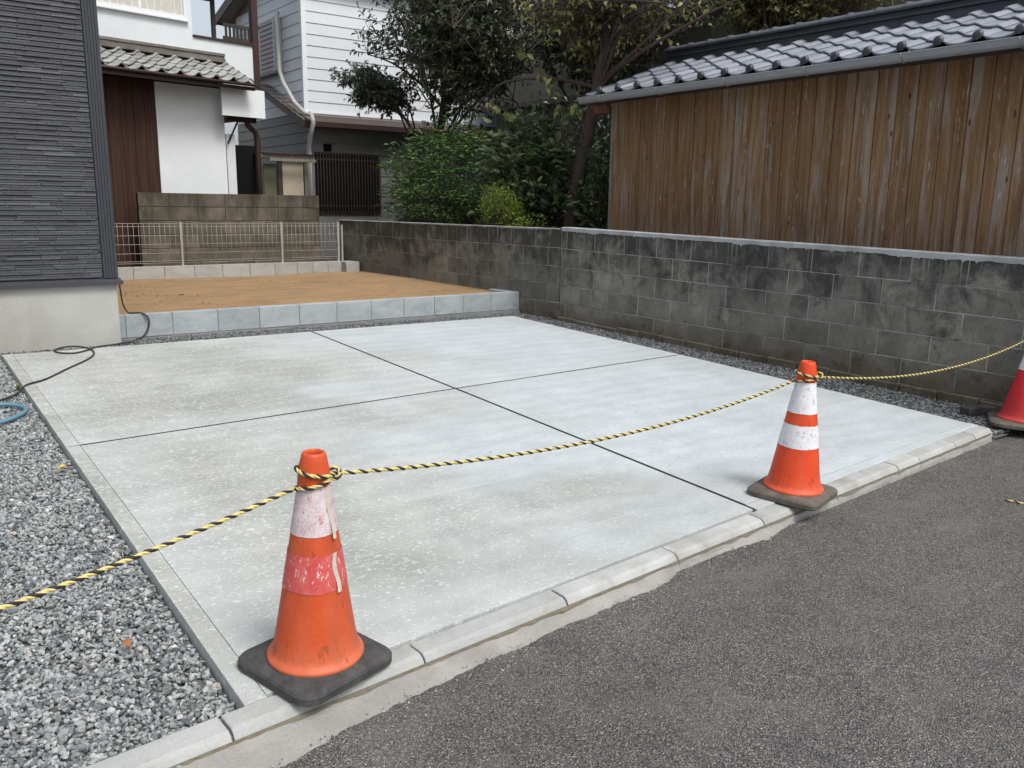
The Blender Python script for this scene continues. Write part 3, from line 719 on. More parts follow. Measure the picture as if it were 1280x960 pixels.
# ------------------------------------------------------------------ dark new house at the left
dh = empty('dark_house', (-2.5, 5.86, .15), 'new house clad in dark grey ribbed siding on a pale foundation', 'house')
HX = .955; HY = 5.86
m = MB(); m.box(-7, HX - .012, HY + .012, 13.0, -.05, .735); m.build('foundation', MAT['foundation'], dh)
m = MB(); m.box(-7, HX - .01, HY + .014, 12.6, .735, 6.2); m.build('wall', MAT['trim_dark'], dh)
# siding strips: thin stacked bars, staggered
V = []; F = []; Rn = []
rowh = .0200; zr = .775; row = 0
while zr < 6.1:
    x = -6.9 + rng.uniform(0, .4)
    while x < HX - .125:
        L = rng.uniform(.10, .38); x1 = min(x + L, HX - .118)
        if x1 - x > .02:
            d = (.004 if row % 2 else .0085) + rng.uniform(-.003, .003); r_ = np.clip(rng.normal(.42, .23), 0, 1)
        else: x += L; continue
        if 1:
            nb = len(V); z0, z1 = zr + .001, zr + .0185
            V += [(x, HY + .02, z0), (x1 - .003, HY + .02, z0), (x1 - .003, HY - d, z0), (x, HY - d, z0), (x, HY + .02, z1), (x1 - .003, HY + .02, z1), (x1 - .003, HY - d + .005, z1), (x, HY - d + .005, z1)]
            F += [(nb + 3, nb + 2, nb + 6, nb + 7), (nb + 7, nb + 6, nb + 5, nb + 4), (nb, nb + 1, nb + 2, nb + 3), (nb + 2, nb + 1, nb + 5, nb + 6), (nb, nb + 3, nb + 7, nb + 4)]; Rn += [r_] * 8
        x += L
    zr += rowh; row += 1
prop(np_mesh('siding', np.array(V), np.array(F), MAT['siding'], dh, np.array(Rn), origin=(0, 0, 0)), kind='stuff')
m = MB()                                                   # ribbed corner post
m.box(HX - .114, HX - .002, HY - .004, HY + .02, .76, 6.2); m.build('corner_post', MAT['trim_dark'], dh)
for i in range(5):
    m = MB(); x = HX - .112 + i * .0225; m.box(x, x + .017, HY - .013, HY - .003, .765, 6.2); m.build('corner_rib', MAT['ribs'], dh)
m = MB(); m.box(HX - .004, HX + .004, HY - .006, 12.6, .765, 6.2); m.build('side_siding', MAT['ribs'], dh)
m = MB(); m.add([(-7, HY - .034, .706), (HX + .022, HY - .034, .706), (HX + .022, HY + .02, .706), (-7, HY + .02, .706), (-7, HY - .034, .738), (HX + .022, HY - .034, .738), (HX + .022, HY + .01, .764), (-7, HY + .01, .764)],
                [(3, 2, 1, 0), (4, 5, 6, 7), (0, 1, 5, 4), (1, 2, 6, 5), (2, 3, 7, 6), (3, 0, 4, 7)]); m.build('drip_sill', MAT['trim_dark'], dh)
m = MB(); m.box(HX + .022, HX + .036, HY - .026, HY + .012, .712, .738); m.build('sill_end', MAT['brown_metal'], dh)
m = MB(); m.hexa([(-7.4, 5.3, 6.1), (1.4, 5.3, 6.1), (1.4, 13.2, 6.1), (-7.4, 13.2, 6.1)], [(-7.4, 5.3, 6.3), (1.4, 5.3, 6.3), (1.4, 13.2, 6.3), (-7.4, 13.2, 6.3)]); m.build('roof', MAT['trim_dark'], dh)

# ------------------------------------------------------------------ roof tile helper (wavy pantile)
def tile_mesh(name, w, L, mat, thick=.018, amp=.026):
    key = ('tile', name)
    if key in _cache: return _cache[key]
    nu = 13; V = []; F = []
    def prof(u):               # broad hollow with a roll on the right side
        return amp * (-.55 * math.sin(math.pi * min(u / .68, 1.0)) if u < .68 else 1.0 * math.sin(math.pi * (u - .68) / .34))
    for side in (0, 1):
        for j, vv in enumerate((0, .08, 1.0)):
            for i in range(nu):
                u = i / (nu - 1) * 1.04; z = prof(min(u, 1.02))
                dz = -.008 if (j == 0 and side == 0) else 0
                V.append(((u - .5) * w, vv * L + (.022 if side and j == 0 else 0), z + dz - (thick if side else 0)))
    def id_(s, j, i): return s * 3 * nu + j * nu + i
    for j in range(2):
        for i in range(nu - 1):
            F.append((id_(0, j, i), id_(0, j, i + 1), id_(0, j + 1, i + 1), id_(0, j + 1, i)))
            if j == 0: F.append((id_(1, j, i + 1), id_(1, j, i), id_(1, j + 1, i), id_(1, j + 1, i + 1)))
    for i in range(nu - 1): F.append((id_(1, 0, i), id_(1, 0, i + 1), id_(0, 0, i + 1), id_(0, 0, i)))
    for j in range(1): F.append((id_(0, j, 0), id_(0, j + 1, 0), id_(1, j + 1, 0), id_(1, j, 0)))
    me = bpy.data.meshes.new(name); me.from_pydata(V, [], F); me.materials.append(mat)
    for p in me.polygons: p.use_smooth = len(p.vertices) == 4 and abs(p.normal.z) > .3
    me.update(); _cache[key] = me; return me

# ------------------------------------------------------------------ plank shed with tiled roof, right
sh = empty('plank_shed', (6.55, 3.0, .5), 'shed of weathered brown vertical planks with a silver tiled roof', 'shed')
SX = 6.55; SY1 = 5.665; SY0 = -1.2
y = SY1; prevd = 0; k = 0
while y > SY0:
    wdt = rnd.choice([.085, .095, .105, .115, .08]); d = (.0 if k % 2 else .007) + rnd.uniform(-.002, .002); k += 1
    me = bev_mesh('plank', .016, wdt - .003, 2.30, .003, MAT['planks'])
    piece('plank', me, sh, (SX - d, y - wdt / 2, 1.52), (0, rnd.uniform(-.001, .001), 0)); y -= wdt
m = MB(); m.box(SX + .010, 8.8, SY0 + .1, SY1 - .02, .4, 2.62); m.build('core_wall', MAT['darkwood'], sh)
m = MB(); m.box(SX - .022, SX + .02, SY1 - .004, SY1 + .034, .4, 2.66); m.build('corner_board', MAT['oldbeam'], sh)
m = MB(); m.box(SX - .06, SX + .05, SY1 + .034, SY1 + .30, 2.515, 2.60); m.build('purlin', MAT['beam'], sh)
SL = .37; EX = 6.27; EZ = 2.705; RY1 = 5.84; ROOFX = 7.62
def rz_(x): return EZ + SL * (x - EX)
rt = MB(); yy0, yy1 = SY0 - .3, RY1
for (a, b) in ((EX, ROOFX),):
    rt.hexa([(a, yy0, rz_(a) - .085), (b, yy0, rz_(b) - .085), (b, yy1, rz_(b) - .085), (a, yy1, rz_(a) - .085)], [(a, yy0, rz_(a) - .04), (b, yy0, rz_(b) - .04), (b, yy1, rz_(b) - .04), (a, yy1, rz_(a) - .04)])
    b2 = 2 * ROOFX - a
    rt.hexa([(b, yy0, rz_(b) - .085), (b2, yy0, rz_(a) - .085), (b2, yy1, rz_(a) - .085), (b, yy1, rz_(b) - .085)], [(b, yy0, rz_(b) - .02), (b2, yy0, rz_(a) - .02), (b2, yy1, rz_(a) - .02), (b, yy1, rz_(b) - .02)])
roof = rt.build('roof', MAT['brown_metal'], sh)
TW = .307; sa = math.atan(SL); tm = tile_mesh('roof_tile', TW, .34, MAT['tile'], .026, .032)
exps = .275; ncol = int((RY1 - yy0) / TW)
for c in range(ncol):
    yc = RY1 + .02 - TW * (c + .5)
    for r in range(5):
        x0 = EX - .03 + r * exps * math.cos(sa)
        if x0 > ROOFX - .10: continue
        o = piece('roof_tile', tm, roof, (x0, yc, rz_(x0) + .030 + rnd.uniform(-.002, .002)), (0, 0, 0))
        # local X across (towards -y), local Y up the slope
        tilt = sa - .088
        ex = Vector((0, -1, 0)); ey = Vector((math.cos(tilt), 0, math.sin(tilt))); ez = ex.cross(ey)
        o.rotation_euler = Matrix((ex, ey, ez)).transposed().to_euler()
    # round end of the roll at the eave
    m = MB(); yr = yc - TW * .345; pz = rz_(EX) + .032
    m.lathe([(0.0, -.004), (.026, -.004), (.036, 0), (.038, .012), (.036, .035)], lambda x, y, z: (EX - .052 + z * .94, yr + x, pz + y + z * .33), 14); m.build('eave_end_cap', MAT['tile_dark'], roof)
# ridge: two dark courses and round cap tiles
RZ = rz_(ROOFX); RX = ROOFX - .03
m = MB(); m.box(RX - .15, RX + .15, yy0, RY1 - .12, RZ - .16, RZ + .022); m.build('ridge_course', MAT['tile_dark'], roof)
m = MB(); m.box(RX - .175, RX + .175, yy0, RY1 - .08, RZ + .025, RZ + .048); m.build('ridge_course', MAT['tile_dark'], roof)
m = MB(); m.box(RX - .13, RX + .13, yy0, RY1 - .12, RZ + .05, RZ + .092); m.build('ridge_course', MAT['tile_dark'], roof)
m = MB(); m.box(RX - .16, RX + .16, yy0, RY1 - .08, RZ + .095, RZ + .116); m.build('ridge_course', MAT['tile_dark'], roof)
y = RY1 - .04
while y > yy0:
    L = .31; m = MB()
    T = lambda x, y_, z, y0=y: (RX + x, y0 - z, RZ + .105 + max(y_, -.01))
    m.lathe([(0, 0), (.082, 0), (.090, .012), (.082, .05), (.076, .07), (.074, L + .02)], T, 16); m.build('ridge_cap', MAT['tile_cap'], roof); y -= L
m = MB(); m.tube([(RX, RY1 - .02, RZ - .02), (RX, RY1 - .02, RZ + .16)], [.10, .07], 10); m.build('ridge_end', MAT['tile_dark'], roof)
# gutter: half-round with brackets
m = MB(); GX, GZ = EX - .085, EZ - .045; gp = []
for k in range(9):
    an = math.pi + math.pi * k / 8; gp.append((GX + .055 * math.cos(an), GZ + .055 * math.sin(an) * 1.1))
gp = [(gp[0][0] - .006, gp[0][1] + .006)] + gp
gin = [(x + (GX - x) * .06, z + .004) for x, z in gp][::-1]; allp = gp + gin
V = [(x, yy, z) for yy in (yy0, RY1 + .02) for x, z in allp]; n = len(allp)
m.add(V, [(i, (i + 1) % n, n + (i + 1) % n, n + i) for i in range(n)], False)
m.add([(x, RY1 + .02, z) for x, z in gp] , [list(range(len(gp)))[::-1]]); gut = m.build('gutter', MAT['gutter'], sh)
y = RY1 - .35
while y > yy0:
    m = MB(); m.tube([(GX + .06, y, GZ + .04), (GX + .045, y, GZ - .05), (GX, y, GZ - .068), (GX - .05, y, GZ - .045), (GX - .064, y, GZ + .006)], .005, 5); m.build('gutter_bracket', MAT['gutter'], sh); y -= .91
m = MB(); m.box(EX + .0, EX + .02, yy0, RY1, EZ - .12, EZ - .035); m.build('fascia', MAT['brown_metal'], sh)

# ------------------------------------------------------------------ white plastered house with tiled canopy (left background)
th = math.atan2(.259, 1.302); WP = Vector((3.2, 12.1, 0)); e1 = Vector((math.cos(th), math.sin(th), 0)); e2 = Vector((-math.sin(th), math.cos(th), 0))
def W(s, k, z): q = WP + e1 * s + e2 * k; return (q.x, q.y, z)
wh = empty('white_house', W(0, 0, .4), 'white plastered house with dark red wood boards and a weathered tiled canopy', 'house')
def wbox(name, mat, *a, parent=wh):
    m = MB(); m.fbox(W, *a); return m.build(name, mat, parent)
wbox('plaster_wall', MAT['plaster'], -.235, .895, 0, .4, .3, 3.45)
s = -.245; 
while s > -2.6:
    wdt = rnd.choice([.16, .175, .19]); me = bev_mesh('wood_board', wdt - .004, .02, 2.95, .004, MAT['darkwood'])
    piece('wood_board', me, wh, W(s - wdt / 2, -.004 + rnd.uniform(-.004, .004), 1.80), (0, 0, th)); s -= wdt
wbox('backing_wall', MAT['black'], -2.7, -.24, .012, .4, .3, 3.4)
wbox('upper_wall', MAT['plaster'], -4.5, .655, .42, 5.0, 3.35, 6.4)
wbox('parapet', MAT['plaster'], .655, 1.725, .42, .56, 3.30, 4.005)
wbox('parapet_coping', MAT['brown_metal'], .66, 1.74, .39, .59, 4.007, 4.04)
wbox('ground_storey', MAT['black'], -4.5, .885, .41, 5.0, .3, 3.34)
# window
wf = wbox('window', MAT['white_metal'], -.92, .555, .395, .43, 4.235, 4.30)
wbox('sill', MAT['white_metal'], -.95, .585, .36, .43, 4.21, 4.233, parent=wf)
for a, b in ((-.92, -.885), (-.215, -.165), (.52, .555)): wbox('frame_post', MAT['white_metal'], a, b, .397, .43, 4.302, 5.5, parent=wf)
m = MB()
for i in range(60):
    s0 = -.88 + 1.4 * i / 60; s1 = s0 + 1.4 / 60; k0 = .415 + .006 * math.sin(i * 1.3); k1 = .415 + .006 * math.sin((i + 1) * 1.3)
    m.add([W(s0, k0, 4.3), W(s1, k1, 4.3), W(s1, k1, 5.5), W(s0, k0, 5.5)], [(0, 1, 2, 3)])
m.build('curtain', MAT['curtain'], wf)
# tiled canopy
CZ0, CK0, CK1, CZ1 = 3.285, -.52, .36, 3.66; csl = (CZ1 - CZ0) / (CK1 - CK0); csa = math.atan(csl)
m = MB(); m.hexa([W(-3, CK0, CZ0 - .07), W(1.16, CK0, CZ0 - .07), W(1.10, CK1, CZ1 - .07), W(-3, CK1, CZ1 - .07)], [W(-3, CK0, CZ0 - .03), W(1.16, CK0, CZ0 - .03), W(1.10, CK1, CZ1 - .03), W(-3, CK1, CZ1 - .03)])
can = m.build('canopy_roof', MAT['brown_metal'], wh)
wbox('fascia', MAT['brown_metal'], -3, 1.19, CK0 + .03, CK0 + .06, CZ0 - .125, CZ0 - .07)
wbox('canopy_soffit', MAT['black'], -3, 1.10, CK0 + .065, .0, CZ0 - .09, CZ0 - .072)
tmo = tile_mesh('canopy_tile', .29, .30, MAT['tile_old'], .036, .046)
for c in range(15):
    for r in range(5):
        sc_ = 1.12 - .29 * (c + .5) - .03 * r * 0; k0 = CK0 - .04 + r * .175
        o = piece('canopy_tile', tmo, can, W(sc_, k0, CZ0 + csl * (k0 - CK0) + .030 + rnd.uniform(-.004, .004)))
        ex = e1; t_ = csa - .20; ey = e2 * math.cos(t_) + Vector((0, 0, math.sin(t_))); ez = ex.cross(ey)
        o.rotation_euler = (Matrix((ex, ey, ez)).transposed() @ Matrix.Rotation(rnd.uniform(-.02, .02), 3, 'Z')).to_euler()
for i, (z0, z1, k) in enumerate(((CZ1 - .02, CZ1 + .035, .19), (CZ1 + .038, CZ1 + .075, .215), (CZ1 + .078, CZ1 + .118, .20))):
    wbox('ridge_course', MAT['noshi'], -3, 1.085, k, .45, z0, z1, parent=can)
wbox('ridge_end', MAT['plaster'], 1.087, 1.13, .24, .42, CZ1 - .03, CZ1 + .10, parent=can)
m = MB(); m.tube([W(-3, CK0 - .03, CZ0 - .035), W(1.2, CK0 - .03, CZ0 - .05)], .022, 8); m.build('gutter', MAT['brown_metal'], wh)
# brown corner pole beside the parapet
m = MB(); m.fbox(W, 1.73, 1.84, .40, .50, 3.30, 6.0); m.build('corner_pole', MAT['brown_metal'], wh)
# white side box under the canopy with its dark soffit
wbox('balcony_box', MAT['plaster'], .70, 1.47, -.30, -.26, 2.765, 3.20); wbox('balcony_side', MAT['plaster'], 1.43, 1.47, -.258, 1.6, 2.765, 3.20)
wbox('balcony_soffit', MAT['soffit'], .90, 1.428, -.255, 1.6, 2.80, 2.83)
wbox('balcony_beam', MAT['brown_metal'], .90, 1.42, -.10, -.04, 2.70, 2.797)
m = MB(); m.tube([W(.90, -.07, 2.35), W(1.1, -.07, 2.72)], .015, 6); m.build('bracket', MAT['brown_metal'], wh)
m = MB(); m.tube([W(1.26, -.05, 2.80), W(1.29, -.05, 2.66), W(1.44, -.02, 2.56), W(1.47, -.02, 2.45), W(1.47, -.02, .4)], [.05, .05, .042, .05, .05], 10); m.build('downpipe', MAT['brown_metal'], wh)
# narrow white board leaning at the plaster corner
wbox('white_board', MAT['plaster'], .905, 1.055, -.02, .02, .35, 2.50)
# balcony railing and post on the upper deck behind the parapet
m = MB(); m.fbox(W, 1.49, 1.55, 1.27, 1.33, 3.9, 5.6); m.build('deck_post', MAT['bars'], wh)
wbox('deck_canopy', MAT['bars'], .9, 1.62, .9, 1.6, 4.86, 4.95)
rail = wbox('railing', MAT['bars'], 1.70, 2.33, 1.28, 1.32, 4.43, 4.49); wbox('bottom_rail', MAT['bars'], 1.70, 2.33, 1.28, 1.32, 4.20, 4.27, parent=rail)
for i in range(8): wbox('baluster', MAT['bars'], 1.74 + .075 * i, 1.774 + .075 * i, 1.285, 1.315, 4.27, 4.43, parent=rail)

# ------------------------------------------------------------------ grey two-storey house
gh = empty('grey_house', (6.12, 13.7, .4), 'two storey house with pale horizontal siding and a dark lattice window', 'house')
UX, UY, LY = 6.12, 13.80, 13.55
def gbox(name, mat, *a, parent=gh):
    m = MB(); m.box(*a); return m.build(name, mat, parent)
gbox('upper_core', MAT['siding_grey'], UX + .03, 12, UY + .03, 17.5, 3.0, 5.6); gbox('lower_core', MAT['siding_grey'], UX + .03, 12, LY + .03, 17.5, .3, 3.05)
def boards(parent, face, mat, a0, a1, z0, z1, step, lim=None):
    z = z0; lap = .012
    while z < z1 - .02:
        zt_ = min(z + step, z1); aa = a1
        if lim: aa = min(a1, lim(zt_))
        m = MB(); g_ = .005
        if face == 'front': f0 = lambda a, o_, zz: (a, (UY if parent_y is None else parent_y) - o_, zz)
        else: f0 = lambda a, o_, zz: (UX - o_, a, zz)
        bl = [f0(a0, -.03, z), f0(aa, -.03, z), f0(aa, lap, z), f0(a0, lap, z)]; tl = [f0(a0, -.03, zt_ - g_), f0(aa, -.03, zt_ - g_), f0(aa, .0, zt_ - g_), f0(a0, .0, zt_ - g_)]
        m.add(bl + tl, [(0, 1, 2, 3), (7, 6, 5, 4), (3, 2, 6, 7), (0, 4, 5, 1), (0, 3, 7, 4), (1, 5, 6, 2)])
        o = m.build('siding_board', mat, parent, origin=f0((a0 + aa) / 2, 0, z)); z = zt_
        bm = bmesh.new(); bm.from_mesh(o.data); bmesh.ops.recalc_face_normals(bm, faces=bm.faces); bm.to_mesh(o.data); bm.free()
parent_y = UY; boards(gh, 'front', MAT['siding_white'], UX + .07, 12, 3.10, 5.55, .2015)
parent_y = LY; boards(gh, 'front', MAT['siding_grey'], UX + .05, 12, 1.17, 2.80, .196)
boards(gh, 'side', MAT['siding_white'], UY + .05, 17.55, 3.10, 5.95, .2015, lambda z: 17.55 - max(0, (z - 5.26)) / .256)
boards(gh, 'side', MAT['siding_grey'], LY + .05, 17.55, 1.17, 3.10, .196)
gbox('corner_trim', MAT['white_metal'], UX - .018, UX + .07, UY - .018, UY + .05, 3.05, 5.6)
gbox('lower_corner_trim', MAT['siding_grey'], UX - .016, UX + .05, LY - .016, LY + .05, 1.1, 2.9)
gbox('plinth', MAT['wall_grey'] if False else MAT['foundation'], UX - .01, 12, LY - .035, LY + .02, .3, 1.165)
# main gable roof, soffit board seen from below
BXO, YB1, YB2, YB3 = .30, 17.72, 17.74, 17.76
m = MB(); rs = .256; bx0, bx1 = UX - BXO, 12.4
def gr(y): return 5.30 - (y - 17.49) * rs
yr = 15.4
m.hexa([(bx0, YB1, gr(YB1)), (bx0, yr, gr(yr)), (bx1, yr, gr(yr)), (bx1, YB1, gr(YB1))][::-1], [(bx0, YB1, gr(YB1) + .12), (bx0, yr, gr(yr) + .12), (bx1, yr, gr(yr) + .12), (bx1, YB1, gr(YB1) + .12)][::-1])
mir = lambda y: gr(2 * yr - y)
m.hexa([(bx0, 13.62, mir(13.62)), (bx1, 13.62, mir(13.62)), (bx1, yr, mir(yr)), (bx0, yr, mir(yr))], [(bx0, 13.62, mir(13.62) + .12), (bx1, 13.62, mir(13.62) + .12), (bx1, yr, mir(yr) + .12), (bx0, yr, mir(yr) + .12)])
gro = m.build('main_roof', MAT['soffit'], gh)
m = MB(); m.hexa([(bx0 - .03, YB2, gr(YB2) - .05), (bx0, YB2, gr(YB2) - .05), (bx0, yr, gr(yr) - .05), (bx0 - .03, yr, gr(yr) - .05)], [(bx0 - .03, YB2, gr(YB2) + .15), (bx0, YB2, gr(YB2) + .15), (bx0, yr, gr(yr) + .15), (bx0 - .03, yr, gr(yr) + .15)]); m.build('barge_board', MAT['brown_metal'], gro)
gbox('eave_board', MAT['brown_metal'], bx0, bx1, YB1, YB3, gr(YB1) - .04, gr(YB1) + .14, parent=gro)
# lower skirt roof
def lr(y): return 2.865 + .37 * (y - 13.2)
m = MB()
m.hexa([(5.85, 13.18, lr(13.18) - .02), (12, 13.18, lr(13.18) - .02), (12, 13.80, lr(13.8) - .02), (5.85, 13.80, lr(13.8) - .02)], [(5.85, 13.18, lr(13.18) + .02), (12, 13.18, lr(13.18) + .02), (12, 13.80, lr(13.8) + .02), (5.85, 13.80, lr(13.8) + .02)])
m.hexa([(5.85, 13.803, lr(13.803) - .02), (UX - .02, 13.803, lr(13.803) - .02), (UX - .02, 15.6, lr(15.6) - .02), (5.85, 15.6, lr(15.6) - .02)], [(5.85, 13.803, lr(13.803) + .02), (UX - .02, 13.803, lr(13.803) + .02), (UX - .02, 15.6, lr(15.6) + .02), (5.85, 15.6, lr(15.6) + .02)])
sk = m.build('skirt_roof', MAT['brown_metal'], gh)
x = 5.90
while x < 9.6:
    break
    m = MB(); m.hexa([(x, 13.17, lr(13.17) + .02), (x + .03, 13.17, lr(13.17) + .02), (x + .03, 13.78, lr(13.78) + .02), (x, 13.78, lr(13.78) + .02)], [(x, 13.17, lr(13.17) + .04), (x + .03, 13.17, lr(13.17) + .04), (x + .03, 13.78, lr(13.78) + .04), (x, 13.78, lr(13.78) + .04)]); m.build('roof_seam', MAT['brown_metal'], sk); x += .30
for k in range(9):
    yv = 13.25 + .26 * k
    m = MB(); m.hexa([(5.83, yv, lr(yv) + .021), (UX - .03, yv, lr(yv) + .021), (UX - .03, yv + .24, lr(yv + .24) + .021), (5.83, yv + .24, lr(yv + .24) + .021)], [(5.83, yv, lr(yv) + .052), (UX - .03, yv, lr(yv) + .052), (UX - .03, yv + .24, lr(yv + .24) + .03), (5.83, yv + .24, lr(yv + .24) + .03)]); m.build('verge_tile', MAT['noshi'], sk)
gbox('flashing', MAT['white_metal'], UX - .02, 12, UY - .06, UY + .0, 3.055, 3.098)
gbox('eave_fascia', MAT['brown_metal'], 5.85, 12, 13.15, 13.178, lr(13.18) - .06, lr(13.18) + .03, parent=sk); gbox('eave_soffit', MAT['soffit'], 5.88, 12, 13.20, LY - .02, 2.80, 2.815, parent=sk)
m = MB(); m.hexa([(5.825, 13.18, lr(13.18) - .10), (5.85, 13.18, lr(13.18) - .10), (5.85, 15.6, lr(15.6) - .10), (5.825, 15.6, lr(15.6) - .10)], [(5.825, 13.18, lr(13.18) + .01), (5.85, 13.18, lr(13.18) + .01), (5.85, 15.6, lr(15.6) + .01), (5.825, 15.6, lr(15.6) + .01)]); m.build('verge_board', MAT['brown_metal'], sk)
# lattice window and vent
wn_ = gbox('window', MAT['black'], 6.17, 7.52, LY - .03, LY - .012, 1.26, 2.33)
gbox('frame', MAT['bars'], 6.15, 7.54, LY - .06, LY - .028, 2.332, 2.365, parent=wn_); gbox('frame', MAT['bars'], 6.15, 7.54, LY - .06, LY - .028, 1.225, 1.258, parent=wn_)
gbox('frame', MAT['bars'], 7.51, 7.54, LY - .058, LY - .028, 1.26, 2.33, parent=wn_)
for i in range(22): gbox('lattice_bar', MAT['bars'], 6.175 + .0615 * i, 6.193 + .0615 * i, LY - .115, LY - .097, 1.20, 2.335, parent=wn_)
gbox('lattice_rail', MAT['bars'], 6.16, 7.52, LY - .096, LY - .084, 1.36, 1.385, parent=wn_); gbox('lattice_rail', MAT['bars'], 6.16, 7.52, LY - .096, LY - .084, 2.22, 2.245, parent=wn_)
gbox('vent', MAT['black'], 6.36, 6.515, LY - .035, LY - .005, 2.385, 2.52)
# upper side window with shutter box
sw_ = gbox('side_window', MAT['curtain'], UX - .045, UX - .015, 15.62, 16.15, 3.95, 4.86)
gbox('frame', MAT['white_metal'], UX - .06, UX - .01, 14.78, 16.2, 4.93, 4.965, parent=sw_); gbox('lintel', MAT['bars'], UX - .05, UX - .012, 15.6, 16.18, 4.862, 4.928, parent=sw_)
gbox('sill', MAT['siding_grey'], UX - .16, UX - .012, 14.78, 16.2, 3.90, 3.945, parent=sw_)
MAT['shutter'] = simple('shutter_slats', (.30, .28, .29), .6, .3, .1, 5)
for i in range(11): 
    z0 = 3.955 + i * .0885; m = MB(); m.add([(UX - .02, 14.84, z0), (UX - .02, 15.60, z0), (UX - .15, 15.60, z0), (UX - .15, 14.84, z0), (UX - .02, 14.84, z0 + .084), (UX - .02, 15.60, z0 + .084), (UX - .135, 15.60, z0 + .084), (UX - .135, 14.84, z0 + .084)], [(0, 1, 2, 3), (7, 6, 5, 4), (3, 2, 6, 7), (0, 3, 7, 4), (1, 5, 6, 2), (0, 4, 5, 1)]); o = m.build('shutter_slat', MAT['shutter'], sw_)
    bm = bmesh.new(); bm.from_mesh(o.data); bmesh.ops.recalc_face_normals(bm, faces=bm.faces); bm.to_mesh(o.data); bm.free()
gbox('shutter_post', MAT['duct'], UX - .17, UX - .015, 14.76, 14.835, 3.94, 4.925, parent=sw_)
# pipe cover running down the corner
m = MB(); m.tube([(UX - .10, 14.70, 4.98), (UX - .16, 14.62, 4.96), (UX - .18, 14.56, 4.7), (UX - .18, 14.52, 3.9), (UX - .2, 14.3, 3.66), (UX - .22, 13.75, 3.25), (5.92, 13.30, 3.02), (5.90, 12.98, 2.97), (5.90, 12.92, 2.84), (5.90, 13.06, 2.62), (5.92, 13.22, 2.40), (5.93, 13.28, 2.1), (5.93, 13.30, .5)], .04, 10); m.build('pipe_cover', MAT['duct'], gh)
m = MB(); m.tube([(6.02, 13.42, 2.7), (6.02, 13.42, .5)], .035, 10); m.build('drain_pipe', MAT['duct'], gh)

# small lean-to with panels between the two houses
lt = empty('lean_to', (5.3, 12.95, .4), 'small lean-to with grey beams and a beige panel beside the pipe cover', 'lean-to')
def lbox(name, mat, *a):
    m = MB(); m.box(*a); return m.build(name, mat, lt)
lbox('beam', MAT['oldbeam'], 4.86, 5.84, 12.84, 12.92, 2.19, 2.245); lbox('beam', MAT['oldbeam'], 4.98, 5.84, 12.72, 12.78, 2.13, 2.18)
lbox('roof_sheet', MAT['brown_metal'], 4.9, 5.85, 12.80, 13.5, 2.25, 2.27)
lbox('beige_panel', MAT['beige'], 5.285, 5.675, 12.93, 12.96, .4, 2.11); lbox('post', MAT['oldbeam'], 5.69, 5.75, 12.9, 12.96, .4, 2.185); lbox('post', MAT['bars'], 5.19, 5.275, 12.9, 12.96, .4, 2.185)
lbox('olive_panel', MAT['olive'], 4.96, 5.18, 12.98, 13.0, .4, 2.09); lbox('dark_opening', MAT['black'], 4.5, 4.99, 13.3, 13.34, .4, 2.40)  # near-black sheet stands in for the shade inside the open doorway

# grey rendered building behind the trees
rb = empty('rendered_building', (11.5, 10, .4), 'shaded grey rendered building behind the bare branched tree', 'building')
m = MB(); m.box(10.0, 16, 3.0, 13.5, 3.42, 4.40); m.build('upper_wall', MAT['wall_grey'], rb)
m = MB(); m.box(10.2, 15.8, 3.2, 13.3, .4, 3.42); m.build('lower_wall', MAT['wall_grey'], rb)
m = MB(); m.box(9.85, 16.1, 2.9, 13.6, 4.40, 4.50); m.build('roof_slab', MAT['wall_grey'], rb)
m = MB(); m.box(9.93, 10.0, 3.0, 13.5, 3.33, 3.418); m.build('band', MAT['brown_metal'], rb)

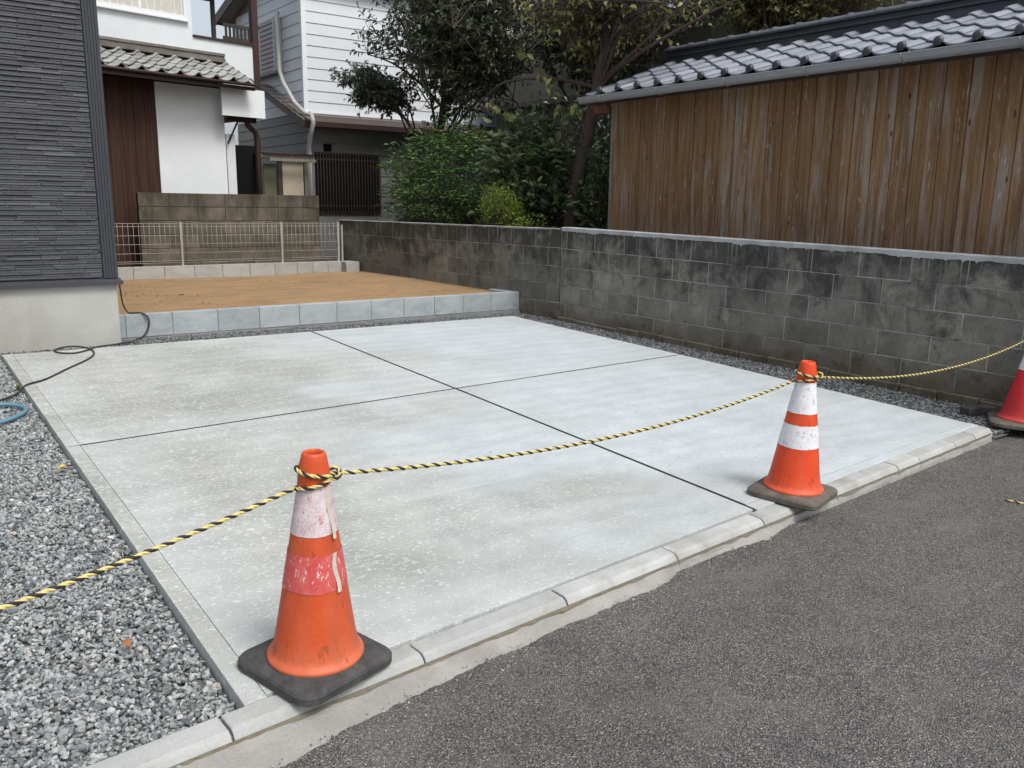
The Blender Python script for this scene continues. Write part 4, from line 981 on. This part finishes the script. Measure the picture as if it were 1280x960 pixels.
# ------------------------------------------------------------------ traffic cones
nrm = Vector((.0089, -.0373, 1)).normalized(); tiltm = Vector((0, 0, 1)).rotation_difference(nrm).to_matrix()
def cone_r(z): return .0325 + (.70 - z) * .155
def make_cone(loc, ang, body_m, base_m, bands, label, group=None, tilt=tiltm, side=.185, fat=1.0):
    root = empty('traffic_cone', loc, label, 'traffic cone', group)
    Rz = tilt @ Matrix.Rotation(ang, 3, 'Z'); L0 = Vector(loc)
    T = lambda x, y, z: L0 + Rz @ Vector((x * fat, y * fat, z))
    # rubber base: rounded square, chamfered
    m = MB(); ring = []
    def rs(h, r):
        out = []
        for cx, cy, a0 in ((1, 1, 0), (-1, 1, 90), (-1, -1, 180), (1, -1, 270)):
            for k in range(6):
                a = math.radians(a0 + k * 18); out.append((cx * (h - r) + r * math.cos(a), cy * (h - r) + r * math.sin(a)))
        return out
    lev = [(side - .006, .055, 0.0), (side, .058, .006), (side, .058, .026), (side - .006, .056, .034), (side - .020, .05, .040), (side - .045, .045, .044)]
    vs = []
    for h, r, z in lev: vs += [T(x, y, z) for x, y in rs(h, r)]
    n = 24; fs = [list(range(n))[::-1]]
    for j in range(len(lev) - 1):
        for i in range(n): k = (i + 1) % n; fs.append((j * n + i, j * n + k, (j + 1) * n + k, (j + 1) * n + i))
    fs.append([(len(lev) - 1) * n + i for i in range(n)])
    m.add(vs, fs, False); m.build('base', base_m, root)
    m = MB(); prof = [(.148, .043), (.150, .049), (.147, .055), (.139, .062), (.1335, .072), (.130, .085)]
    for k in range(1, 14): z = .085 + (.60 - .085) * k / 13; prof.append((cone_r(z), z))
    prof += [(cone_r(.605) + .002, .606), (.0475, .64), (.0405, .675), (.0365, .692), (.0335, .699), (.029, .701), (.0255, .698), (.024, .69), (.030, .62)]
    m.lathe(prof, T, 48); b = m.build('body', body_m, root)
    for (z0, z1, mt) in bands:
        m = MB(); k = 8; pr_ = []
        rag = rng.normal(0, 1, 48); rag = np.convolve(np.r_[rag, rag[:4]], np.ones(4) / 4, 'valid')[:48] * .0022
        vs = []
        for j in range(k + 1):
            z = z0 + (z1 - z0) * j / k
            for i in range(48):
                zz = z + (rag[i] if j == 0 else rag[(i * 7) % 48] if j == k else 0); r = cone_r(zz) + .0016; a = 2 * math.pi * i / 48
                vs.append(T(r * math.cos(a), r * math.sin(a), zz))
        fs = [(j * 48 + i, j * 48 + (i + 1) % 48, (j + 1) * 48 + (i + 1) % 48, (j + 1) * 48 + i) for j in range(k) for i in range(48)]
        m.add(vs, fs, True); m.build('reflective_band', mt, root)
    return root, T
CM1 = m_cone('worn_orange', (.54, .078, .022), (.57, .165, .085)); CM2 = m_cone('bright_orange', (.66, .062, .014), (.67, .13, .06)); CM3 = m_cone('red_plastic', (.58, .018, .032), (.62, .08, .07))
B1a = m_band('pink_mesh_band', (.42, .27, .30), (.66, .60, .62), (.40, .07, .06), .75, .65); B1b = m_band('scraped_red_band', (.52, .06, .06), (.60, .13, .12), (.70, .58, .56), .85)
B2 = m_band('white_band', (.66, .66, .70), (.78, .78, .80), (.16, .15, .16), .75)
c1p = (.262, .135, zs(.262, .135)); c2p = (2.957, .325, zs(2.957, .325)); c3p = (5.76, .40, -.066); c0p = (-2.25, -.42, -.075)
c1, T1 = make_cone(c1p, math.radians(16), CM1, MAT['rubber'], [(.455, .602, B1a), (.285, .398, B1b)], 'worn orange traffic cone with scraped red and pinkish bands on the slab corner')
c2, T2 = make_cone(c2p, math.radians(15), CM2, MAT['rubber_brown'], [(.445, .600, B2), (.270, .385, B2)], 'orange traffic cone with two scratched white bands on the kerb beside the slab joint')
c3, T3 = make_cone(c3p, math.radians(28), CM3, MAT['rubber_brown'], [(.40, .60, B2)], 'red traffic cone standing at the kerb end by the old block wall', tilt=Matrix.Rotation(math.radians(3), 3, Vector((-.25, -.97, 0))).inverted(), side=.185, fat=1.28)
c0, T0 = make_cone(c0p, math.radians(4), CM2, MAT['rubber_brown'], [(.445, .600, B2), (.270, .385, B2)], 'orange traffic cone on the road beyond the gravel at the rope end', tilt=Matrix.Identity(3))
# tape strips peeling off the worn cone, on the side towards the other cones
m = MB(); ta = math.atan2(CAM.y - c1p[1], CAM.x - c1p[0]) - math.radians(16)
for (z0, z1, a0, wdt, lift) in ((.445, .60, .80, .013, .007), (.280, .400, .74, .016, .005)):
    vs = []
    for j in range(9):
        z = z0 + (z1 - z0) * j / 8; a = ta + a0 + .05 * math.sin(j * .9); r = cone_r(z) + .0030 + lift * max(0, 1 - j / 2.5)
        for sd_ in (-1, 1): aa = a + sd_ * wdt / 2 / r; vs.append(T1(r * math.cos(aa), r * math.sin(aa), z))
    m.add(vs, [(2 * j, 2 * j + 1, 2 * j + 3, 2 * j + 2) for j in range(8)], True)
MAT['tape'] = simple('old_tape', (.50, .48, .41), .6, .3, .3, 40); m.build('tape_strip', MAT['tape'], c1)

# ------------------------------------------------------------------ yellow and black rope
def around(T, ang0, ang1, z0, z1, n, extra=.0085):
    out = []
    for i in range(n + 1):
        t = i / n; a = ang0 + (ang1 - ang0) * t; z = z0 + (z1 - z0) * t; r = max(cone_r(z), .040) + extra
        out.append(T(r * math.cos(a), r * math.sin(a), z))
    return out
def camang(p, base):   # direction towards the viewer's side of the road, in the cone's own frame
    d = CAM - Vector(p); return math.atan2(d.y, d.x) - base
def sag(p, q, s, n): 
    p, q = Vector(p), Vector(q); return [p.lerp(q, t) - Vector((0, 0, 4 * s * t * (1 - t))) for t in [i / n for i in range(1, n)]]
path = []
a1 = camang(c1p, math.radians(16)); a2 = camang(c2p, math.radians(15)); a3 = camang(c3p, math.radians(28))
# from the first cone beyond the gravel to the worn cone
l0 = around(T0, 0.4, 0.4, .62, .62, 1)[0]
in1 = around(T1, a1 - 1.35, a1 + 1.55, .592, .628, 12)
bk1 = around(T1, a1 + 1.55, a1 + 2 * math.pi - 1.5, .628, .655, 14)
fr1 = around(T1, a1 + 2 * math.pi - 1.5, a1 + 2 * math.pi + 1.75, .655, .626, 14, .0125)
in2 = around(T2, a2 - 1.35, a2 + 1.6, .598, .628, 12); bk2 = around(T2, a2 + 1.6, a2 + 2 * math.pi - 1.5, .628, .648, 14); fr2 = around(T2, a2 + 2 * math.pi - 1.5, a2 + 2 * math.pi + 1.75, .648, .626, 14, .0125)
e3 = around(T3, a3 - 1.4, a3 + 1.4, .62, .63, 8)
lw = around(T0, 0, 2 * math.pi, .615, .62, 14)
path += lw
path += sag(lw[-1], in1[0], .085, 14) + in1 + bk1 + fr1 + sag(fr1[-1], in2[0], .082, 24) + in2 + bk2 + fr2 + sag(fr2[-1], e3[0], .098, 24) + e3
def resample(pts, step):
    pts = [Vector(p) for p in pts]; ext = [pts[0] * 2 - pts[1]] + pts + [pts[-1] * 2 - pts[-2]]; out = []
    for i in range(1, len(ext) - 2):
        p0, p1, p2, p3 = ext[i - 1:i + 3]; n = max(1, int((p2 - p1).length / step))
        for k in range(n):
            t = k / n; out.append(.5 * ((2 * p1) + (p2 - p0) * t + (2 * p0 - 5 * p1 + 4 * p2 - p3) * t * t + (3 * p1 - p0 - 3 * p2 + p3) * t ** 3))
    out.append(pts[-1]); return out
def rope(path, root, pitch=.047, hr=.0032, sr=.0038):
    pts = resample(path, .0055); n = len(pts); t0 = (pts[1] - pts[0]).normalized(); nx = t0.orthogonal().normalized(); d = 0; strands = [[], [], []]
    for i in range(n):
        t = (pts[min(i + 1, n - 1)] - pts[max(i - 1, 0)]).normalized(); nx = (nx - t * nx.dot(t)).normalized(); ny = t.cross(nx)
        if i: d += (pts[i] - pts[i - 1]).length
        for k in range(3):
            a = 2 * math.pi * (d / pitch + k / 3); strands[k].append(pts[i] + (nx * math.cos(a) + ny * math.sin(a)) * hr)
    for k, (nm, mt, r) in enumerate((('yellow_strand', 'rope_y', sr), ('yellow_strand', 'rope_y', sr * .72), ('black_strand', 'rope_k', sr * 1.22))):
        m = MB(); m.tube(strands[k], r, 6); m.build(nm, MAT[mt], root)
rp = empty('rope', c1p, 'yellow and black twisted rope strung between the traffic cones', 'rope'); rope(path, rp)
# knots: short hitches over the standing rope at each cone
def knot(T, a):
    q = []
    for i in range(15):
        an = 2 * math.pi * i / 12; r = cone_r(.63) + .017 + .016 * math.cos(an); q.append(T(r * math.cos(a + .16 * math.sin(an)), r * math.sin(a + .16 * math.sin(an)), .630 + .016 * math.sin(an) ))
    return q
rope(knot(T1, a1 + 1.62), rp); rope(knot(T2, a2 + 1.65), rp)
rf = empty('rope_scrap', (4.06, -.28, -.11), 'short scrap of yellow rope lying on the asphalt', 'rope'); zz = -.089
rope([(4.045, -.245, zz - .008), (4.06, -.275, zz - .006), (4.068, -.315, zz - .007), (4.10, -.36, zz - .006), (4.11, -.42, zz - .008)], rf)

# ------------------------------------------------------------------ cables, hose, odds and ends
def flat(pts, dz): return [(x, y, zs(x, y) + dz) for x, y in pts]
cb = MB()
cp = [(1.053, 6.30, .70), (1.06, 6.30, .60), (1.075, 6.31, .48), (1.108, 6.30, .405), (1.15, 6.25, .402), (1.20, 6.20, .405), (1.245, 6.175, .375), (1.258, 6.17, .30), (1.215, 6.165, .21), (1.12, 6.10, .17)] + \
     flat([(.89, 5.69), (.70, 5.62), (.60, 5.50), (.49, 5.42), (.40, 5.47), (.37, 5.58), (.44, 5.69), (.54, 5.71), (.62, 5.60), (.635, 5.42), (.59, 5.24), (.50, 5.07), (.35, 4.85), (.15, 4.54), (.02, 4.42)], .007) + flat([(-.04, 4.33), (-.12, 4.2), (-.30, 4.05), (-.7, 3.9), (-1.5, 3.9)], -.018)
cb.tube(resample(cp, .02), .0075, 8); prop(cb.build('power_cable', MAT['cable'], origin=(.6, 5.4, .2)), 'thin black cable looping from the dark house across the slab', 'cable')
hb = MB(); hp = flat([(-1.4, 4.2), (-.7, 4.1), (-.35, 4.03), (-.19, 4.01), (-.115, 3.96), (-.068, 3.86), (-.075, 3.77), (-.13, 3.67), (-.24, 3.56), (-.45, 3.46), (-.9, 3.5), (-1.4, 3.8)], -.012)
hb.tube(resample(hp, .02), .013, 10); prop(hb.build('garden_hose', MAT['hose'], origin=(-.2, 3.8, .12)), 'blue garden hose bending on the gravel', 'hose')
tb = piece('rubber_block', bev_mesh('rubber_block', .26, .09, .06, .006, MAT['rubber']), None, (5.80, .76, -.030), (0, .02, -.30)); prop(tb, 'black block lying on the gravel behind the red cone', 'block')
def leafobj(name, loc, mat, label, r=.022, ang=0):
    m = MB(); L = Vector(loc); n = 7
    vs = []; 
    for i in range(n):
        t = i / (n - 1); wv = r * .55 * math.sin(math.pi * min(.97, t * .9 + .08)) ; zc = .012 * math.sin(t * 3.0) + .010
        for s in (-1, 0, 1): vs.append(L + Matrix.Rotation(ang, 3, 'Z') @ Vector(((t - .5) * 2 * r, s * wv, zc + (.008 if s else 0))))
    m.add(vs, [(i * 3 + k, i * 3 + k + 1, i * 3 + k + 4, i * 3 + k + 3) for i in range(n - 1) for k in range(2)], True); prop(m.build(name, mat, origin=loc), label, 'leaf')
leafobj('fallen_leaf', (-.203, .569, zs(-.2, .57) - .020), MAT['dryleaf'], 'small curled brown leaf lying on the gravel', .026, 1.9)
leafobj('fallen_leaf', (-.066, 2.512, zs(0, 2.5) - .022), MAT['yellowleaf'], 'small yellowed leaf on the gravel beside the slab edge', .028, .4)
leafobj('fallen_leaf', (1.95, 7.6, .385), MAT['bark2'], 'brown dry leaf lying on the sand', .03, .3)
def sprig(name, loc, h, n, mat, label, cat='weed', spread=.5, lw=.012, ll=.05):
    root = empty(name, loc, label, cat); m = MB(); V = []; F = []
    st = MB()
    for i in range(n):
        a = rng.uniform(0, 2 * math.pi); tip = Vector(loc) + Vector((math.cos(a) * h * spread * rng.uniform(.2, 1), math.sin(a) * h * spread * rng.uniform(.2, 1), h * rng.uniform(.5, 1)))
        st.tube([loc, Vector(loc).lerp(tip, .5) + Vector((0, 0, h * .1)), tip], .0022, 4)
        for k in range(7):
            p = Vector(loc).lerp(tip, .25 + .75 * k / 6); d = Vector((rng.normal(), rng.normal(), rng.uniform(-.2, .8))).normalized(); s = d.cross(Vector((0, 0, 1))); s = s.normalized() if s.length > .01 else Vector((1, 0, 0))
            l = ll * rng.uniform(.6, 1.2); m.add([p, p + d * l * .5 + s * lw, p + d * l, p + d * l * .5 - s * lw], [(0, 1, 2, 3)])
    st.build('stem', MAT['stem'], root); o = m.build('leaves', mat, root)
    a = o.data.attributes.new('rnd', 'FLOAT', 'POINT'); a.data.foreach_set('value', rng.uniform(0, 1, len(o.data.vertices)))
sprig('weed', (-.03, 4.46, zs(0, 4.46) - .04), .05, 7, MAT['leaf_lime'], 'tiny yellow green weed at the slab edge beside the cable', 'weed', .6, .004, .02)
sprig('weed', (7.25, 12.8, .42), .95, 9, MAT['leaf_broad'], 'tall thin weed growing in front of the grey house plinth', 'weed', .25, .02, .09)
sprig('weed', (6.95, 12.9, .42), .72, 7, MAT['leaf_green'], 'short leafy weed below the lattice window', 'weed', .35, .02, .09)

# ------------------------------------------------------------------ vegetation
def leaves(name, P, D, Nn, size, aspect, mat, parent, fold=.25):
    """P base points, D direction, Nn normals, each leaf a folded diamond of 6 verts"""
    N = len(P); D = D / np.linalg.norm(D, axis=1)[:, None]; S = np.cross(D, Nn); S /= (np.linalg.norm(S, axis=1)[:, None] + 1e-9); Up = np.cross(S, D)
    L = size[:, None]; Wd = L * aspect
    v = np.stack([P, P + D * L * .30 + S * Wd * .42 + Up * Wd * fold, P + D * L * .65 + S * Wd * .40 + Up * Wd * fold * .6, P + D * L - Up * L * .12, P + D * L * .65 - S * Wd * .40 + Up * Wd * fold * .6, P + D * L * .30 - S * Wd * .42 + Up * Wd * fold, P + D * L * .5], 1)
    f = np.array([(0, 1, 6), (1, 2, 6), (2, 3, 6), (3, 4, 6), (4, 5, 6), (5, 0, 6)])
    F = (f[None] + (np.arange(N) * 7)[:, None, None]).reshape(-1, 3)
    return np_mesh(name, v.reshape(-1, 3), F, mat, parent, np.repeat(rng.uniform(0, 1, N), 7))
def curve(p, q, bend, n=5):
    p, q = np.array(p, float), np.array(q, float); mid = (p + q) / 2 + bend
    ts = np.linspace(0, 1, n)[:, None]; return (1 - ts) ** 2 * p + 2 * ts * (1 - ts) * mid + ts ** 2 * q
def tree(name, label, cat, base, trunk, tr, cen, rad, nl, nsub, ntw, lpt, lsize, asp, leafmat, barkmat, droop=.3, lim_r=.03, twl=.35, group=None, upb=.3, start=(.45, 1.0), reject=None, bare=0.0):
    root = empty(name, base, label, cat, group)
    wood = MB(); tp = [Vector(p) for p in trunk]; tpr = resample(tp, .12); n = len(tpr)
    wood.tube(tpr, [tr * (1 - .6 * i / (n - 1)) * (1 + .06 * math.sin(i * 1.9)) for i in range(n)], 10)
    wood.build('trunk', barkmat, root)
    br = MB(); P = []; D = []
    cen = np.array(cen); rad = np.array(rad)
    def inell(k=1.0):
        while True:
            v = rng.uniform(-1, 1, 3)
            if v @ v < 1:
                q = cen + v * rad * k
                if reject is None or not reject(q): return q
    for l in range(nl):
        s = np.array(tpr[int(rng.uniform(*start) * (n - 1))]); e = inell(.8)
        c = curve(s, e, np.array([0, 0, .18 * np.linalg.norm(e - s)]) + rng.normal(0, .06, 3), 7)
        br.tube([tuple(q) for q in c], list(np.linspace(lim_r, lim_r * .35, 7)), 6, cap=False)
        for b in range(nsub):
            s2 = c[rng.integers(2, 7)]; e2_ = s2 + (inell() - s2) * rng.uniform(.35, .75)
            c2 = curve(s2, e2_, np.array([0, 0, .06]) + rng.normal(0, .05, 3), 5); br.tube([tuple(q) for q in c2], list(np.linspace(lim_r * .38, lim_r * .14, 5)), 5, cap=False)
            for t in range(ntw):
                s3 = c2[rng.integers(1, 5)]; dv = rng.normal(0, 1, 3); dv[2] = dv[2] * .6 + upb; dv /= np.linalg.norm(dv); e3_ = s3 + dv * twl * rng.uniform(.5, 1.2) 
                c3_ = curve(s3, e3_, np.array([0, 0, -.05 * droop]), 4); br.tube([tuple(q) for q in c3_], list(np.linspace(lim_r * .14, .0022, 4)), 4, cap=False)
                if rng.uniform() < bare: continue
                for k in range(lpt):
                    tt = rng.uniform(.25, 1.0); q = c3_[0] * (1 - tt) + c3_[-1] * tt + rng.normal(0, .012, 3); ld = dv * .7 + rng.normal(0, .75, 3); ld[2] -= droop; P.append(q); D.append(ld)
    br.build('branches', barkmat, root)
    P = np.array(P); D = np.array(D); Nn = rng.normal(0, .6, (len(P), 3)) + np.array([0, 0, 1.0])
    leaves('crown', P, D, Nn, rng.uniform(.65, 1.2, len(P)) * lsize, asp, leafmat, root)
    return root
def shrub(name, label, base, cen, rad, n_st, per, lsize, asp, mat, flatten=0.0, group=None, shell=.55, cl=.10, cat='shrub'):
    root = empty(name, base, label, cat, group); st = MB(); P = []; D = []
    cen = np.array(cen); rad = np.array(rad); b = np.array(base)
    for i in range(n_st):
        v = rng.normal(0, 1, 3); v /= np.linalg.norm(v); e = cen + v * rad * rng.uniform(shell, 1.03)
        s = b + np.array([rng.uniform(-.25, .25) * rad[0], rng.uniform(-.25, .25) * rad[1], 0]); c = curve(s, e, np.array([0, 0, .1]), 5)
        st.tube([tuple(q) for q in c], list(np.linspace(.010, .003, 5)), 4, cap=False)
        dirn = (e - c[3]); dirn /= np.linalg.norm(dirn) + 1e-6
        for k in range(per):
            off = rng.normal(0, cl, 3); off[2] *= (1 - flatten) ; q = e + off; ld = dirn * .5 + off / cl * .45 + rng.normal(0, .35, 3); ld[2] = ld[2] * (1 - flatten) - .1; P.append(q); D.append(ld)
    st.build('stems', MAT['bark'], root); P = np.array(P); D = np.array(D)
    leaves('foliage', P, D, rng.normal(0, .45, (len(P), 3)) + np.array([-.1, -.25, 1.0]), rng.uniform(.6, 1.25, len(P)) * lsize, asp, mat, root)
    return root

# dark evergreen between the boundary wall and the grey house
tree('evergreen_tree', 'tall evergreen tree with dense small dark leaves in front of the grey house', 'tree', (7.2, 10.9, .4), [(7.2, 10.9, .4), (7.17, 10.85, 1.4), (7.2, 10.75, 2.4), (7.25, 10.6, 3.4), (7.3, 10.5, 4.6)], .075, (7.35, 10.2, 4.4), (2.05, 2.3, 2.05), 38, 11, 7, 9, .092, .40, MAT['leaf_dark'], MAT['bark'], .55, .028, .38)
tree('evergreen_sapling', 'slim evergreen with a leaning bough reaching across the pale siding', 'tree', (7.0, 11.0, .4), [(7.0, 11.0, .4), (6.98, 11.0, 1.6), (6.95, 11.05, 2.5), (6.7, 11.4, 3.05), (6.25, 12.0, 3.45)], .035, (6.5, 11.75, 3.40), (.80, .75, .38), 11, 7, 6, 10, .085, .40, MAT['leaf_dark'], MAT['bark'], .6, .02, .28)
# persimmon: reddish trunk, mostly bare twigs, big yellowing leaves
tr_ = tree('persimmon_tree', 'bare branched fruit tree with a few large yellowing leaves beside the shed', 'tree', (6.85, 6.80, .4), [(6.85, 6.80, .4), (6.85, 6.80, 1.16), (6.85, 6.72, 1.6), (6.86, 6.58, 2.07), (6.85, 6.44, 2.5), (6.85, 6.35, 2.75), (6.84, 6.29, 3.03), (6.86, 6.2, 3.4), (6.85, 6.3, 3.75), (6.95, 6.35, 4.5)], .115, (7.0, 6.2, 3.95), (1.2, 2.4, 1.0), 32, 10, 7, 4, .08, .55, MAT['leaf_yel'], MAT['bark2'], .5, .024, .45, start=(.55, .95), bare=.58, reject=lambda q: q[1] < 5.95 and q[2] < 3.5)
for pts in ([(6.85, 6.33, 2.85), (6.72, 5.7, 3.10), (6.8, 4.75, 3.42), (6.95, 3.9, 3.66)], [(6.85, 6.3, 2.95), (6.7, 5.5, 3.22), (6.95, 4.9, 3.75)], [(6.85, 6.35, 2.9), (6.7, 7.0, 3.05), (6.6, 7.9, 3.1), (6.5, 8.3, 2.95)]):
    m = MB(); q_ = resample(pts, .08); m.tube(q_, list(np.linspace(.030, .008, len(q_))), 6); m.build('limb', MAT['bark2'], tr_)
# long whippy shoots with pale leaves hanging over the wall
def shoot(root, pts, n):
    m = MB(); rp_ = resample(pts, .05); m.tube(rp_, list(np.linspace(.009, .003, len(rp_))), 5); m.build('shoot', MAT['bark2'], root)
    P = []; D = []
    for i in range(n):
        q = rp_[min(len(rp_) - 1, int(len(rp_) * (.62 + .38 * i / n)))]; P.append(np.array(q) + rng.normal(0, .012, 3)); D.append(np.array([rng.normal(0, .5), rng.normal(0, .5), -.8]))
    leaves('shoot_leaves', np.array(P), np.array(D), rng.normal(0, .4, (n, 3)) + np.array([-.6, -.6, .5]), rng.uniform(.10, .14, n), .52, MAT['leaf_yel'], root)
shoot(tr_, [(6.83, 6.72, 1.75), (6.4, 6.45, 2.35), (6.4, 6.60, 2.68), (6.4, 6.94, 3.10), (6.4, 7.28, 3.39), (6.4, 7.36, 3.5)], 14)
shoot(tr_, [(6.82, 6.72, 1.7), (6.4, 6.42, 2.33), (6.4, 6.52, 2.67), (6.4, 6.65, 2.93), (6.4, 6.77, 3.06)], 9)
shoot(tr_, [(6.83, 6.55, 2.15), (6.4, 6.51, 2.46), (6.4, 7.17, 2.55), (6.4, 7.72, 2.69), (6.4, 8.2, 2.86)], 14)
shoot(tr_, [(6.84, 6.5, 2.2), (6.6, 6.4, 2.5), (6.5, 6.35, 2.68), (6.45, 6.3, 2.6)], 9)
# shrubs behind the wall
shrub('feathery_shrub', 'feathery green shrub with fine layered leaflets behind the block wall', (6.8, 10.0, .42), (6.8, 9.9, 1.90), (.80, 1.35, .92), 230, 26, .085, .32, MAT['leaf_green'], .65, shell=.5, cl=.11)
shrub('feathery_shrub', 'low feathery green shrub spilling over the far end of the block wall', (6.35, 9.6, .42), (6.35, 9.6, 1.45), (.55, .85, .55), 120, 26, .06, .34, MAT['leaf_green'], .65, shell=.5, cl=.10)
shrub('broadleaf_shrub', 'broad leaved dark green shrub to the left of the bare tree trunk', (6.85, 7.6, .42), (6.85, 7.55, 1.80), (.70, .85, .85), 250, 10, .14, .50, MAT['leaf_broad'], .35, shell=.5, cl=.10)
shrub('broadleaf_shrub', 'drooping broad leaved shrub between the bare tree trunk and the plank shed', (6.9, 6.25, .42), (7.0, 6.2, 1.35), (.45, .40, .75), 90, 9, .12, .50, MAT['leaf_broad'], .35, shell=.4, cl=.10)
shrub('lime_shrub', 'small round yellow green shrub just behind the block wall', (6.02, 7.22, .42), (6.02, 7.22, 1.34), (.24, .34, .38), 170, 24, .034, .45, MAT['leaf_lime'], .1, shell=.5, cl=.045)
shrub('lime_shrub', 'low yellow green ground cover shrub peeping over the block wall', (5.95, 6.6, .42), (5.95, 6.6, 1.08), (.18, .32, .22), 50, 20, .034, .45, MAT['leaf_lime'], .1, shell=.5, cl=.045)
shrub('shade_hedge', 'added dark hedge standing in for deep shade behind the broad leaved shrub', (8.3, 8.6, .42), (8.3, 8.6, 1.75), (.8, 2.3, 1.35), 420, 14, .11, .45, MAT['leaf_dark'], .2, shell=.6, cl=.14, cat='hedge')  # invented hedge: dark leaves fill what is only shade here
shrub('shade_hedge', 'added dark hedge standing in for shade between the feathery shrub and the grey house', (8.2, 11.9, .42), (8.2, 11.9, 1.6), (.9, 1.3, 1.25), 260, 14, .11, .45, MAT['leaf_dark'], .2, shell=.6, cl=.14, cat='hedge')  # second invented hedge, dark leaves in place of plain shade
# olive-yellow tree beyond the shed ridge
tree('yellowing_tree', 'olive yellow leafy tree rising behind the shed ridge', 'tree', (9.3, 5.6, .4), [(9.3, 5.6, .4), (9.3, 5.6, 2.0), (9.25, 5.5, 3.3), (9.2, 5.3, 4.4)], .09, (9.2, 5.3, 4.45), (.9, 2.0, .95), 24, 9, 6, 9, .085, .5, MAT['leaf_olive'], MAT['bark'], .3, .03, .35)
tree('background_tree', 'leafy tree with mixed green leaves filling the gap above the grey building', 'tree', (9.2, 9.0, .4), [(9.2, 9.0, .4), (9.2, 9.0, 2.5), (9.2, 8.9, 4.2)], .10, (9.0, 8.6, 4.7), (1.0, 3.0, 1.1), 30, 10, 6, 10, .10, .5, MAT['leaf_broad'], MAT['bark'], .3, .03, .4)

# ------------------------------------------------------------------ groups of like things
for o in COL.objects:
    if o.parent is None and 'label' in o.keys():
        if o['category'] == 'traffic cone': o['group'] = 'traffic cones along the kerb'
        elif o['category'] in ('shrub', 'hedge'): o['group'] = 'shrubs behind the block wall'
        elif o['category'] == 'leaf': o['group'] = 'fallen leaves'
        elif o['category'] == 'weed': o['group'] = 'small weeds'
        elif o['category'] == 'tree': o['group'] = 'trees behind the block wall'
